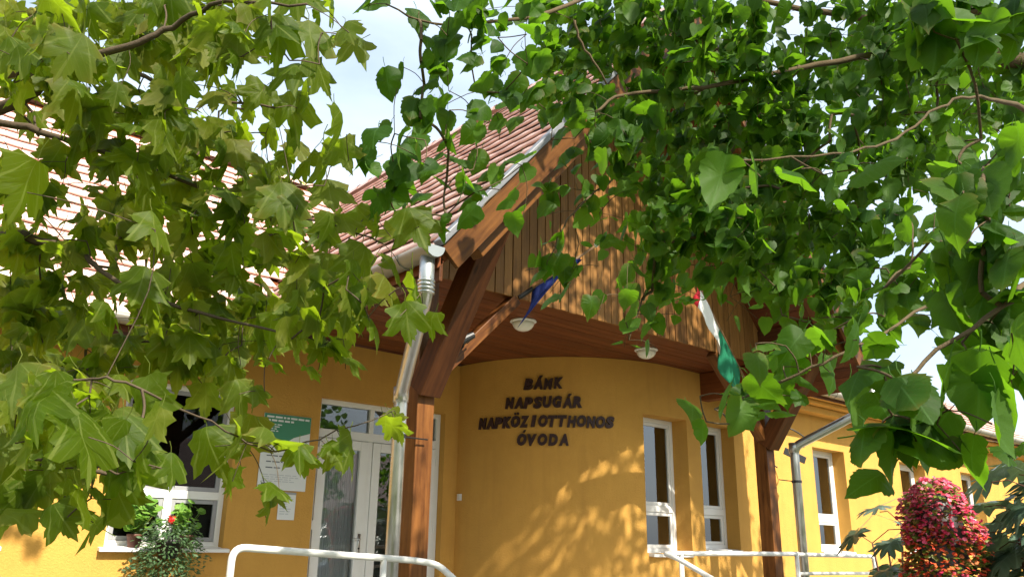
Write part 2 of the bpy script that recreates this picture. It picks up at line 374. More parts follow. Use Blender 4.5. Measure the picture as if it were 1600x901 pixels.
def wall(path, thick, z0, z1, openings, name, mat):
    """path: outer plan points; openings: (s0, s1, za, zb) along the path"""
    P = [Vector((p[0], p[1], 0)) for p in path]
    S = [0.0]
    for a, b in zip(P, P[1:]): S.append(S[-1] + (b - a).length)
    nrm = []
    for i in range(len(P)):
        t = (P[min(i + 1, len(P) - 1)] - P[max(i - 1, 0)]).normalized(); nrm.append(Vector((-t.y, t.x, 0)))
    def at_s(s):
        for i in range(len(S) - 1):
            if s <= S[i + 1] + 1e-9:
                t = (s - S[i]) / (S[i + 1] - S[i]); return P[i].lerp(P[i + 1], t), nrm[i].lerp(nrm[i + 1], t).normalized()
        return P[-1], nrm[-1]
    cuts = sorted(set([0.0, S[-1]] + [round(v, 5) for o in openings for v in o[:2]]))
    m = MB()
    def piece(s0, s1, za, zb):
        ss = [s0] + [s for s in S if s0 + 1e-4 < s < s1 - 1e-4] + [s1]
        ring = [at_s(s)[0] for s in ss] + [at_s(s)[0] + at_s(s)[1] * thick for s in reversed(ss)]
        m.prism([(p.x, p.y, za) for p in ring], [(p.x, p.y, zb) for p in ring])
    for a, b in zip(cuts, cuts[1:]):
        op = [o for o in openings if o[0] <= a + 1e-4 and o[1] >= b - 1e-4]
        if op:
            if op[0][2] > z0 + 0.01: piece(a, b, z0, op[0][2])
            piece(a, b, op[0][3], z1)
        else: piece(a, b, z0, z1)
    return m.build(name, mat, B), at_s
X0 = -7.0
WIN_L = [(-3.2, -2.1, 1.53, 3.13), (0.30, 1.50, 1.53, 3.13), (2.38, 3.50, 1.53, 3.13)]
DOOR = (4.46, 6.21, 0.60, 3.20)
wall([(X0, YW), (6.42, YW)], 0.38, 0, ZS - 0.004, [(a - X0, b - X0, c, d) for a, b, c, d in WIN_L + [DOOR]], 'wall', 'plaster')
arc = [(BC[0] + BR * math.cos(rad(180 + 90 * i / 24)), BC[1] + BR * math.sin(rad(180 + 90 * i / 24))) for i in range(25)]
s_of = lambda x: BR * math.pi / 2 + (x - BC[0])
s_arc = lambda x: BR * (math.acos((BC[0] - x) / BR)) if x < BC[0] else s_of(x)
WIN_R = [(7.85, 8.63, 1.56, 3.19), (8.90, 9.66, 1.60, 3.20), (11.71, 12.67, 1.60, 3.12), (14.6, 15.6, 1.60, 3.12), (17.2, 18.2, 1.60, 3.12)]
wall(arc + [(21.0, YR)], 0.38, 0, ZS - 0.004, [(s_arc(a), s_arc(b), c, d) for a, b, c, d in WIN_R], 'wall', 'plaster')
wall([(X0, 16.2), (X0, YW + 0.39)], 0.3, 0, 3.8, [], 'wall', 'plaster')
wall([(21.0, YR + 0.005), (21.0, 16.2)], 0.3, 0, 3.8, [], 'wall', 'plaster')
wall([(21.0, 16.2), (X0, 16.2)], 0.3, 0, 3.8, [], 'wall', 'plaster')
MB().box(X0 + 0.3, 20.7, 8.78, 15.9, 0.55, 0.598).build('floor', 'plaster_inside', B)
MB().box(6.8, 20.7, 12.4, 12.5, 0.6, 3.6).build('inner_wall', 'plaster_inside', B)
MB().box(X0 + 0.3, 6.4, 12.4, 12.5, 0.6, 3.6).build('inner_wall', 'plaster_inside', B)
MB().box(X0 + 0.3, 20.7, 8.79, 15.9, 3.45, 3.55).build('inner_ceiling', 'plaster_inside', B)
MB().box(8.40, 20.7, 6.86, 8.785, 3.45, 3.55).build('inner_ceiling', 'plaster_inside', B)

# ---- windows
def window(x0, x1, z0, z1, y, split=None, mull=False, dark=False, sill=(0.06, 0.09), yo=None):
    """frame at depth y (wall plane of the frame's face), sill ledge in front reaching yo"""
    e = bpy.data.objects.new('window', None); COL.objects.link(e); e.parent = B
    f = MB(); w = 0.055; d = 0.07
    f.box(x0, x0 + w, y, y + d, z0, z1).box(x1 - w, x1, y, y + d, z0, z1)
    f.box(x0 + w, x1 - w, y, y + d, z1 - w, z1).box(x0 + w, x1 - w, y, y + d, z0, z0 + w)
    rows = [(z0 + w, z1 - w)]
    if split:
        f.box(x0 + w, x1 - w, y, y + d, split - 0.04, split + 0.04); rows = [(z0 + w, split - 0.04), (split + 0.04, z1 - w)]
    if mull: f.box((x0 + x1) / 2 - 0.04, (x0 + x1) / 2 + 0.04, y, y + d, z0 + w, split - 0.04)
    f.build('frame', 'white_frame', e, bevel=0.004)
    for i, (za, zb) in enumerate(rows):
        cols = [(x0 + w, x1 - w)]
        if mull and i == 0: cols = [(x0 + w, (x0 + x1) / 2 - 0.04), ((x0 + x1) / 2 + 0.04, x1 - w)]
        for xa, xb in cols:
            s = MB(); k = 0.042
            s.box(xa + .002, xa + k, y + .012, y + .058, za + .002, zb - .002).box(xb - k, xb - .002, y + .012, y + .058, za + .002, zb - .002)
            s.box(xa + k, xb - k, y + .012, y + .058, zb - k, zb - .002).box(xa + k, xb - k, y + .012, y + .058, za + .002, za + k)
            s.build('sash', 'grey_sash' if dark else 'white_frame', e, bevel=0.003)
            MB().box(xa + k - .004, xb - k + .004, y + .030, y + .036, za + k - .004, zb - k + .004).build('pane', 'glass_dark' if dark else 'glass', e)
    yo = y - 0.3 if yo is None else yo
    MB().add([(x0 - sill[0], yo, z0 - 0.045), (x1 + sill[0], yo, z0 - 0.045), (x1 + sill[0], y + .01, z0 - 0.02), (x0 - sill[0], y + .01, z0 - 0.02),
              (x0 - sill[0], yo, z0 - 0.012), (x1 + sill[0], yo, z0 - 0.012), (x1 + sill[0], y + .01, z0 + .012), (x0 - sill[0], y + .01, z0 + .012)],
             [(0, 3, 2, 1), (4, 5, 6, 7), (0, 1, 5, 4), (1, 2, 6, 5), (2, 3, 7, 6), (3, 0, 4, 7)]).build('sill', 'white_frame', e, bevel=0.003)
    return e
for a, b, c, d in WIN_L: window(a, b, c + 0.02, d, YW + 0.11, 2.05, True, True, (0.05, 0), YW - 0.07)
window(7.865, 8.63, 1.56, 3.19, YR + 0.235, 2.08, sill=(-.005, 0), yo=YR - 0.02)
for a, b, c, d in WIN_R[1:]: window(a, b, c + 0.015, d, YR + 0.20, 2.08, sill=(-.004, 0), yo=YR - 0.04)
# room dividers just behind the windows keep the rooms dark
for x in (10.3, 13.6): MB().box(x, x + 0.1, 6.86, 12.4, 0.6, 3.45).build('inner_wall', 'plaster_inside', B)

# ---- door with transom lights
dr = bpy.data.objects.new('door', None); COL.objects.link(dr); dr.parent = B
yd = YW + 0.10; xa, xb = DOOR[0], DOOR[1]; ZT = 2.86; xm = 5.20
f = MB()
f.box(xa, xa + .06, yd, yd + .08, .6, 3.20).box(xb - .06, xb, yd, yd + .08, .6, 3.20).box(xa + .06, xb - .06, yd, yd + .08, 3.14, 3.20)
f.box(xa + .06, xb - .06, yd, yd + .08, ZT - .10, ZT)
for x in (5.17, 5.80): f.box(x, x + .06, yd, yd + .08, ZT, 3.14)
f.box(5.17, 5.23, yd, yd + .08, .6, ZT - .10)
f.build('frame', 'white_frame', dr, bevel=0.004)
for x0, x1 in ((xa + .06, 5.17), (5.23, 5.80), (5.86, xb - .06)):
    MB().box(x0 - .003, x1 + .003, yd + .035, yd + .041, ZT - .003, 3.143).build('pane', 'glass_door', dr)
for k, (x0, x1) in enumerate(((xa + .063, 5.167), (5.233, xb - .063))):
    lf = MB(); t = 0.105; z1 = ZT - .105
    lf.box(x0, x0 + t, yd - .015, yd + .055, .62, z1).box(x1 - t, x1, yd - .015, yd + .055, .62, z1)
    lf.box(x0 + t, x1 - t, yd - .015, yd + .055, z1 - t, z1).box(x0 + t, x1 - t, yd - .015, yd + .055, .62, .62 + 0.14)
    leaf = lf.build('door_leaf', 'white_frame', dr, bevel=0.005)
    MB().box(x0 + t - .004, x1 - t + .004, yd + .018, yd + .024, .755, z1 - t + .004).build('pane', 'glass_door', leaf)
    if k == 0:
        h = MB().box(x1 - .07, x1 - .035, yd - .024, yd - .0155, 1.50, 1.72)
        h.tube(bend_path([(x1 - .052, yd - .02, 1.66), (x1 - .052, yd - .065, 1.66), (x1 - .16, yd - .065, 1.66)], .02), .009)
        h.build('handle', 'zinc', leaf, True)
        MB().tube([(x1 - .052, yd - .03, 1.56), (x1 - .052, yd - .0155, 1.56)], .012, 10).build('lock', 'black_metal', leaf)
    for z in (0.9, 1.75, 2.55):
        MB().box(x1 + .002 if k else x0 - .022, x1 + .022 if k else x0 - .002, yd - .022, yd - .001, z, z + .10).build('hinge', 'white_frame', leaf, bevel=.003)
# curtain behind the glass
cu = MB(); N = 150; row = []
for i in range(N + 1):
    x = xa + .05 + (5.12 - xa) * i / N; row.append((x, YW + .20 + .022 * math.sin(i * 1.05 + .6 * math.sin(i * .23)) + .008 * math.sin(i * 2.7)))
cu.add([(x, y, .68) for x, y in row] + [(x, y, 2.70) for x, y in row], [(i, i + 1, N + 2 + i, N + 1 + i) for i in range(N)])
tag(cu.build('curtain', 'curtain', None, True), 'pale grey pleated curtain behind the left door glass', 'curtain')

# ---- porch: posts, timbers, braces
for px in (PX0, PX1):
    beam('post', (px, YP + .08, 0.60), (px, YP + .08, 4.05), 0.17, 0.17, 'wood_post', B, (0, 1, 0), 0.008)
for px, dx in ((PX0, 1), (PX1, -1)):
    beam('brace', (px + dx * .03, YP + .06, 2.88), (px + dx * 1.0, YP + .06, 3.83), 0.10, 0.13, 'wood_post', B, (0, -1, 0))
    beam('brace', (px, YP + .02, 2.82), (px, YF + .20, 4.08), 0.19, 0.21, 'wood_dark', B, (1, 0, 0), .008)
    beam('purlin', (px, YF + .06, 4.15), (px, YW, 4.15), 0.16, 0.20, 'wood_dark', B)
    if px == PX1: beam('wall_beam', (px, YP + .17, 3.66), (px, YR, 3.66), 0.16, 0.36, 'wood_soffit', B)
beam('ridge_beam', (PXC, YF + .06, RZ - .45), (PXC, MRY, RZ - .45), .16, .22, 'wood_dark', B)
for dx in (-1, 1):
    beam('purlin', (PXC + dx * 1.35, YF + .06, z_porch(PXC + 1.35) - .42), (PXC + dx * 1.35, YP, z_porch(PXC + 1.35) - .42), .15, .20, 'wood_dark', B)
beam('tie_beam', (PX0 - .05, YP + .10, ZS + .10), (PX1 + .05, YP + .10, ZS + .10), .14, .20, 'wood_soffit', B)

# ---- gable boards, one by one
gc = MB().add([(EX + .75, YP + .035, ZS + .01), (PXC * 2 - EX - .75, YP + .035, ZS + .01), (PXC, YP + .035, RZ - .3)], [(0, 1, 2)]).build('gable_cladding', 'gap', B)
bw = 0.1065; nb = int((PX1 - PX0 + .9) / bw)
rb = random.Random(3)
for i in range(nb):
    x0 = PX0 - .45 + i * bw; x1 = x0 + bw - .009
    za, zb = z_porch(x0) - .26, z_porch(x1) - .26
    zb0 = ZS - .012 + rb.uniform(-.004, .004)
    if min(za, zb) < zb0 + .02: continue
    yy = YP + rb.uniform(-.003, .003)
    w = x1 - x0; h0, h1 = za - zb0, zb - zb0
    # local X is up the board, local Y across
    v = [(0, 0, 0), (0, w, 0), (h1, w, 0), (h0, 0, 0)]
    if x0 < PXC < x1:
        v = [(0, 0, 0), (0, w, 0), (h1, w, 0), (RZ - .26 - zb0, PXC - x0, 0), (h0, 0, 0)]
    m = MB().prism([(a, b, 0) for a, b, c in v], [(a, b, .024) for a, b, c in v])
    # local X -> world Z, local Y -> world X, local Z -> world Y
    mw = Matrix(((0, 1, 0, x0), (0, 0, 1, yy), (1, 0, 0, zb0), (0, 0, 0, 1)))
    link('board', m.mesh('board'), 'wood_board', gc, False, 0.003, mw)

# ---- porch ceiling boards
sf = MB().box(3.56, 9.62, YP + .03, YW - .002, ZS + .022, ZS + .03).build('soffit', 'gap', B)
y = YP + .035; k = 0
bm_board = MB().box(0, 6.06, 0, .112, 0, .018).mesh('board'); bm_board.materials.append(MATS['wood_soffit'])
while y < YW - .12:
    link('board', bm_board, None, sf, False, .002, Matrix.Translation((3.56, y, ZS + rb.uniform(-.0015, .0015)))); y += .118
# ceiling of the left eave
sf2 = MB().box(X0 - .4, 3.24, MY + .02, YW - .002, 3.49, 3.50).build('soffit', 'gap', B)
bm2 = MB().box(0, 3.24 - X0 + .4, 0, .112, 0, .016).mesh('board'); bm2.materials.append(MATS['wood_soffit'])
for i in range(5): link('board', bm2, None, sf2, False, .002, Matrix.Translation((X0 - .4, MY + .03 + i * .118, 3.472)))

# ---- roofs: decks, tiles, barge boards
n1 = math.hypot(1, SL)
pr = MB()
for sgn in (-1, 1):
    e = PXC + sgn * (PXC - EX + .0)
    a, b = (e, EZ - .10), (PXC, RZ - .10)
    pr.add([(a[0], YF + .03, a[1] - .09), (b[0], YF + .03, b[1] - .09), (b[0], YF + .03, b[1]), (a[0], YF + .03, a[1]),
            (a[0], MRY, a[1] - .09), (b[0], MRY, b[1] - .09), (b[0], MRY, b[1]), (a[0], MRY, a[1])],
           [(0, 1, 2, 3), (7, 6, 5, 4), (0, 4, 5, 1), (1, 5, 6, 2), (2, 6, 7, 3), (3, 7, 4, 0)])
pr = pr.build('porch_roof', 'wood_soffit', B)
# under-eave boards of the front overhang
for sgn in (-1, 1):
    for i in range(38):
        s0 = .10 + i * .125
        if s0 > 4.75: break
        xx = PXC + sgn * ((PXC - EX) - s0 / n1); zz = z_porch(xx) - .205
        c = Vector((xx, YF + .04, zz)); up_s = Vector((-sgn / n1, 0, SL / n1)); nr = Vector((sgn * SL / n1, 0, 1 / n1))
        # local X along Y, local Y up the slope
        mw = Matrix(((0, up_s.x, nr.x, c.x), (1, up_s.y, nr.y, c.y), (0, up_s.z, nr.z, c.z), (0, 0, 0, 1)))
        if i == 0 and sgn == -1:
            ub = MB().box(0, YP - YF - .05, 0, .119, 0, .014).mesh('board'); ub.materials.append(MATS['wood_soffit'])
        link('board', ub, None, pr, False, 0, mw)
mr = MB()
def deck(m, xa, xb, ya, za, yb, zb, t=.14, d=.05):
    m.add([(xa, ya, za - d - t), (xb, ya, za - d - t), (xb, ya, za - d), (xa, ya, za - d), (xa, yb, zb - d - t), (xb, yb, zb - d - t), (xb, yb, zb - d), (xa, yb, zb - d)],
          [(0, 1, 2, 3), (7, 6, 5, 4), (0, 4, 5, 1), (1, 5, 6, 2), (2, 6, 7, 3), (3, 7, 4, 0)])
pg = [(X0 - .5, MY, MZ), (EX, MY, MZ), (PXC, MRY, RZ), (X0 - .5, MRY, RZ)]
mr.prism([(x, y, z - .19) for x, y, z in pg], [(x, y, z - .05) for x, y, z in pg])
deck(mr, 9.0, 21.5, 6.05, z_right(6.05), MRY, z_right(MRY), .12, .05)
deck(mr, X0 - .5, 21.5, 2 * MRY - MY + .0, MZ, MRY, RZ)
mr = mr.build('main_roof', 'wood_soffit', B)
# tile: local X across, local Y up the slope, local Z out
TW, TE = 0.30, 0.26
def tile_mesh():
    m = MB(); prof = [(0, .004), (.015, .008), (.03, .004), (.15, .002), (.27, .004), (.283, .008), (.298, .003)]
    v = []; L = .33
    for yy, dz in ((0, .048), (L, .004)):
        for x, z in prof: v.append((x, yy, z + dz))
    n = len(prof)
    v += [(x, 0, z + .026) for x, z in prof] + [(x, .16, z + .008) for x, z in prof]
    f = [(i, i + 1, n + i + 1, n + i) for i in range(n - 1)] + [(2 * n + i, 2 * n + i + 1, i + 1, i) for i in range(n - 1)] + [(3 * n + i, 3 * n + i + 1, 2 * n + i + 1, 2 * n + i) for i in range(n - 1)]
    return m.add(v, f).mesh('roof_tile')
TM = tile_mesh(); TM.materials.append(MATS['tile'])
rt_ = random.Random(8); tiles = []
def tile_grid(kind):
    if kind == 'porch':
        for sgn in (-1, 1):
            up_s = Vector((-sgn / n1, 0, SL / n1)); nr = Vector((sgn * SL / n1, 0, 1 / n1))
            ax = Vector((0, 1, 0)) if sgn == 1 else Vector((0, -1, 0))
            for r in range(19):
                s = -.06 + r * TE
                xx = PXC + sgn * ((PXC - EX) - s / n1); zz = z_porch(xx)
                for c in range(25):
                    yy = YF + .03 + c * TW + (.0 if sgn == 1 else TW)
                    if zz < z_main(yy - .15) - .12 and sgn == -1: continue
                    yield sgn == -1, Vector((xx, yy, zz - .06)), ax, up_s, nr
    else:
        lo, hi, ya, zf, ms = (X0 - .5, 6.4, MY, z_main, MS) if kind == 'main' else (9.0, 21.3, 6.05, z_right, .60)
        nn = math.hypot(1, ms); up_s = Vector((0, 1 / nn, ms / nn)); nr = Vector((0, -ms / nn, 1 / nn)); ax = Vector((1, 0, 0))
        rows = int((MRY - ya) * nn / TE)
        for r in range(rows):
            yy = ya - .04 + r * TE / nn; zz = zf(yy)
            for c in range(int((hi - lo) / TW)):
                xx = lo + c * TW
                if zz < z_porch(xx + .15) - .10 and xx > EX - .1: continue
                yield kind == 'main', Vector((xx, yy, zz - .035)), ax, up_s, nr
for kd, par in (('porch', pr), ('main', mr), ('right', mr)):
    for see, p, ax, us, nr in tile_grid(kd):
        p = p + nr * rt_.uniform(-.003, .003); us2 = (us + ax * rt_.uniform(-.008, .008)).normalized()
        tiles.append((see, par, Matrix(((ax.x, us2.x, nr.x, p.x), (ax.y, us2.y, nr.y, p.y), (ax.z, us2.z, nr.z, p.z), (0, 0, 0, 1))), (p - Vector((0, 0, 1.6))).length + (0 if -4 < p.x < 6.5 else 50)))
tiles.sort(key=lambda t: (not t[0], t[3]))
for see, par, mw, d in tiles[:300]:
    link('roof_tile', TM, None, par, True, 0, mw)
tv = np.array([v.co[:] for v in TM.vertices]); tf = [tuple(p.vertices) for p in TM.polygons]
for par in (pr, mr):
    rest = MB()
    for see, pp, mw, d in tiles[300:]:
        if pp is par:
            M = np.array(mw); rest.add((tv @ M[:3, :3].T + M[:3, 3]).tolist(), tf)
    tag(rest.build('roof_tiles', 'tile', par, True), kind='stuff')
# ridge caps
cap = MB()
for i in range(22):
    y0 = YF + .02 + i * .36; r = .11
    ring = lambda y, r: [(PXC + r * math.cos(rad(a)), y, RZ - .07 + r * math.sin(rad(a))) for a in (0, 30, 60, 90, 120, 150, 180)]
    a, b = ring(y0, r + .012), ring(y0 + .38, r)
    cap.add(a + b, [(j, j + 1, 8 + j, 7 + j) for j in range(6)])
tag(cap.build('ridge_tiles', 'tile', pr, True), kind='stuff')
cap = MB()
for i in range(40):
    x0 = X0 - .5 + i * .36; r = .11
    if x0 > 6.2: break
    ring = lambda x, r: [(x, MRY + r * math.cos(rad(a)), RZ - .05 + r * math.sin(rad(a))) for a in (0, 30, 60, 90, 120, 150, 180)]
    a, b = ring(x0, r + .012), ring(x0 + .38, r)
    cap.add(a + b, [(j, 7 + j, 8 + j, j + 1) for j in range(6)])
tag(cap.build('ridge_tiles', 'tile', mr, True), kind='stuff')
# barge boards, verge flashing, inner rafters
for sgn in (-1, 1):
    e = Vector((PXC + sgn * (PXC - EX + .02), YF, EZ - .02)); a = Vector((PXC, YF, RZ - .0))
    t = (a - e).normalized(); nrm = Vector((sgn * SL / n1, 0, 1 / n1))
    off = nrm * -.125
    beam('barge_board', e + off, a + off + t * .0, .04, .20, 'wood_barge', B, nrm, .005)
    off2 = nrm * -.24 + Vector((0, .16, 0))
    beam('rafter', e + off2 + t * .36, a + off2, .12, .20, 'wood_barge', B, nrm, .008)
    beam('verge_flashing', e + nrm * .005 + Vector((0, .00, 0)), a + nrm * .005, .09, .05, 'flashing', B, nrm, .008)

# ---- gutters and downpipes
def gutter(p, q, r, side, name='gutter'):
    """half round trough from p to q"""
    p, q = Vector(p), Vector(q); t = (q - p).normalized(); s = Vector(side).normalized(); m = MB(); n = 10; v = []
    for c in (p, q):
        for rr in (r, r - .006):
            for j in range(n + 1):
                a = math.pi * j / n; v.append(c + s * rr * math.cos(a) - Vector((0, 0, 1)) * rr * math.sin(a))
    k = n + 1; f = []
    for j in range(n):
        f += [(j, j + 1, 2 * k + j + 1, 2 * k + j), (k + j + 1, k + j, 3 * k + j, 3 * k + j + 1)]
    f += [(0, 2 * k, 3 * k, k), (n, k + n, 3 * k + n, 2 * k + n)]
    o = m.add(v, f).build(name, 'gutter_paint', B, True)
    for cc, dd in ((p, -t), (q, t)):
        c = MB()
        ring = [cc + s * r * math.cos(math.pi * j / n) - Vector((0, 0, 1)) * r * math.sin(math.pi * j / n) for j in range(n + 1)]
        c.prism([v + dd * .002 for v in ring], [v + dd * .012 for v in ring])
        c.build('end_cap', 'gutter_end', o)
    L = (q - p).length
    for i in range(int(L / .6)):
        cc = p + t * (.35 + i * .6)
        MB().tube([cc + s * (r + .004) * math.cos(math.pi * j / n) - Vector((0, 0, 1)) * (r + .004) * math.sin(math.pi * j / n) for j in range(n + 1)], .006, 5).build('bracket', 'gutter_paint', o)
    return o
gutter((EX - .07, YF - .02, EZ - .05), (EX - .07, MY - .02, EZ - .08), .085, (1, 0, 0))
gutter((2 * PXC - EX + .07, YF - .02, EZ - .05), (2 * PXC - EX + .07, 6.2, EZ - .08), .085, (1, 0, 0))
gutter((X0 - .5, MY - .07, MZ - .06), (EX - .20, MY - .07, MZ - .06), .08, (0, 1, 0))
gutter((10.0, 5.97, 3.86), (21.4, 5.97, 3.86), .08, (0, 1, 0))
beam('fascia', (EX + .035, YF + .03, EZ - .19), (EX + .035, MY, EZ - .19), .03, .18, 'wood_dark', B)
beam('fascia', (X0 - .5, MY + .02, MZ - .17), (EX + .05, MY + .02, MZ - .17), .03, .18, 'wood_dark', B)
# cornice of the right wing, in steps
co = MB(); co.box(9.7, 21.2, 6.28, YR - .002, 3.60, 3.70).box(9.7, 21.25, 6.16, YR - .002, 3.703, 3.76).box(9.7, 21.3, 6.06, YR - .002, 3.763, 3.86)
co.build('cornice', 'plaster', B, bevel=.012)

def downpipe(top, elbow, foot, r=.055):
    top, elbow, foot = Vector(top), Vector(elbow), Vector(foot)
    a = top - Vector((0, 0, .28))
    o = MB().tube(bend_path([top, a, elbow, foot], .10, 6), r, 16).build('downpipe', 'zinc', B, True)
    ring = MB()
    for i in range(4):
        c = a + Vector((0, 0, .09)) + (elbow - a).normalized() * 0.0 - Vector((0, 0, .028 * i)); ring.tube([c + Vector((0, 0, -.006)), c + Vector((0, 0, .006))], r + .009, 16)
    ring.build('collar', 'zinc', o, True)
    MB().tube([elbow + Vector((0, 0, .05)), elbow - Vector((0, 0, .07))], r + .008, 16).build('sleeve', 'zinc', o, True)
    for z in (2.42, 1.28):
        MB().tube([(foot.x, foot.y, z - .015), (foot.x, foot.y, z + .015)], r + .007, 16).build('clamp', 'black_metal', o)
        MB().tube([(foot.x, foot.y, z), (PX0 if foot.x < 6 else PX1, foot.y, z)], .006, 6).build('clamp_rod', 'black_metal', o)
    MB().tube([(foot.x, foot.y, 1.30), (foot.x, foot.y, .62)], r + .012, 16).build('cast_foot', 'black_metal', o)
    return o
downpipe((EX - .07, YF + .06, EZ - .11), (3.62, 5.50, 2.76), (3.62, 5.50, .60))
downpipe((2 * PXC - EX + .07, YF + .06, EZ - .11), (9.44, 5.46, 2.84), (9.44, 5.46, .60))

# ------------------------------------------------------------------ raised lettering on the rounded wall
LT = based(empty('wall_lettering', 'four lines of raised dark brown capital letters on the rounded ochre wall', 'lettering'), (6.8, 7.2, 2.8))
def glyph(ch):
    c = bpy.data.curves.new('g', 'FONT'); c.body = 'O' if ch in 'ÓÖ' else ch; c.size = 0.172; c.extrude = .012; c.offset = .0115; c.shear = .18; c.resolution_u = 3
    o = bpy.data.objects.new('g', c); COL.objects.link(o)
    bpy.context.view_layer.update()
    me = bpy.data.meshes.new_from_object(o.evaluated_get(bpy.context.evaluated_depsgraph_get()))
    bpy.data.objects.remove(o)
    if ch in 'ÓÖ':                                           # accents over the O
        xs = [v.co.x for v in me.vertices]; x = (min(xs) + max(xs)) / 2 + .03
        acc = MB().prism([(x - .016, .142, -.012), (x + .006, .142, -.012), (x + .034, .172, -.012), (x + .004, .172, -.012)], [(x - .016, .142, .012), (x + .006, .142, .012), (x + .034, .172, .012), (x + .004, .172, .012)])
        if ch == 'Ö':
            acc = MB().box(x - .045, x - .018, .142, .168, -.012, .012).box(x + .002, x + .029, .142, .168, -.012, .012)
        n = len(me.vertices); vs_ = [v.co[:] for v in me.vertices] + acc.v; fs_ = [tuple(p.vertices) for p in me.polygons] + [tuple(i + n for i in q) for q in acc.f]
        me = bpy.data.meshes.new('letter'); me.from_pydata(vs_, [], fs_); me.update()
    return me
GL = {}
rl = random.Random(4)
for li, (txt, zc, a0, pitch) in enumerate((('BÁMK', 3.515, -142.6, .123), ('NAPSUGÁR', 3.285, -142.8, .119), ('NAPKÖZIOTTHONOS', 3.055, -142.6, .1150), ('ÓVODA', 2.835, -142.8, .127))):
    for i, ch in enumerate(txt):
        if ch not in GL: GL[ch] = glyph(ch)
        me = GL[ch].copy(); me.name = 'letter'
        xs = [v.co.x for v in me.vertices]; cx = (min(xs) + max(xs)) / 2; wd = max(xs) - min(xs)
        sx = min(1.12, .116 / wd)
        th = rad(a0) + (i - (len(txt) - 1) / 2) * pitch / BR
        dz = rl.uniform(-.006, .006); tl = rl.uniform(-.03, .03)
        for v in me.vertices:
            lx = (v.co.x - cx) * sx; lz = v.co.y - .06
            lx, lz = lx - lz * tl, lz + lx * tl
            a = th + lx / BR; rr = BR + .016 + v.co.z
            v.co = (BC[0] + rr * math.cos(a), BC[1] + rr * math.sin(a), zc + lz + dz)
        me.materials.clear(); link('letter', me, 'letter_wood', LT)

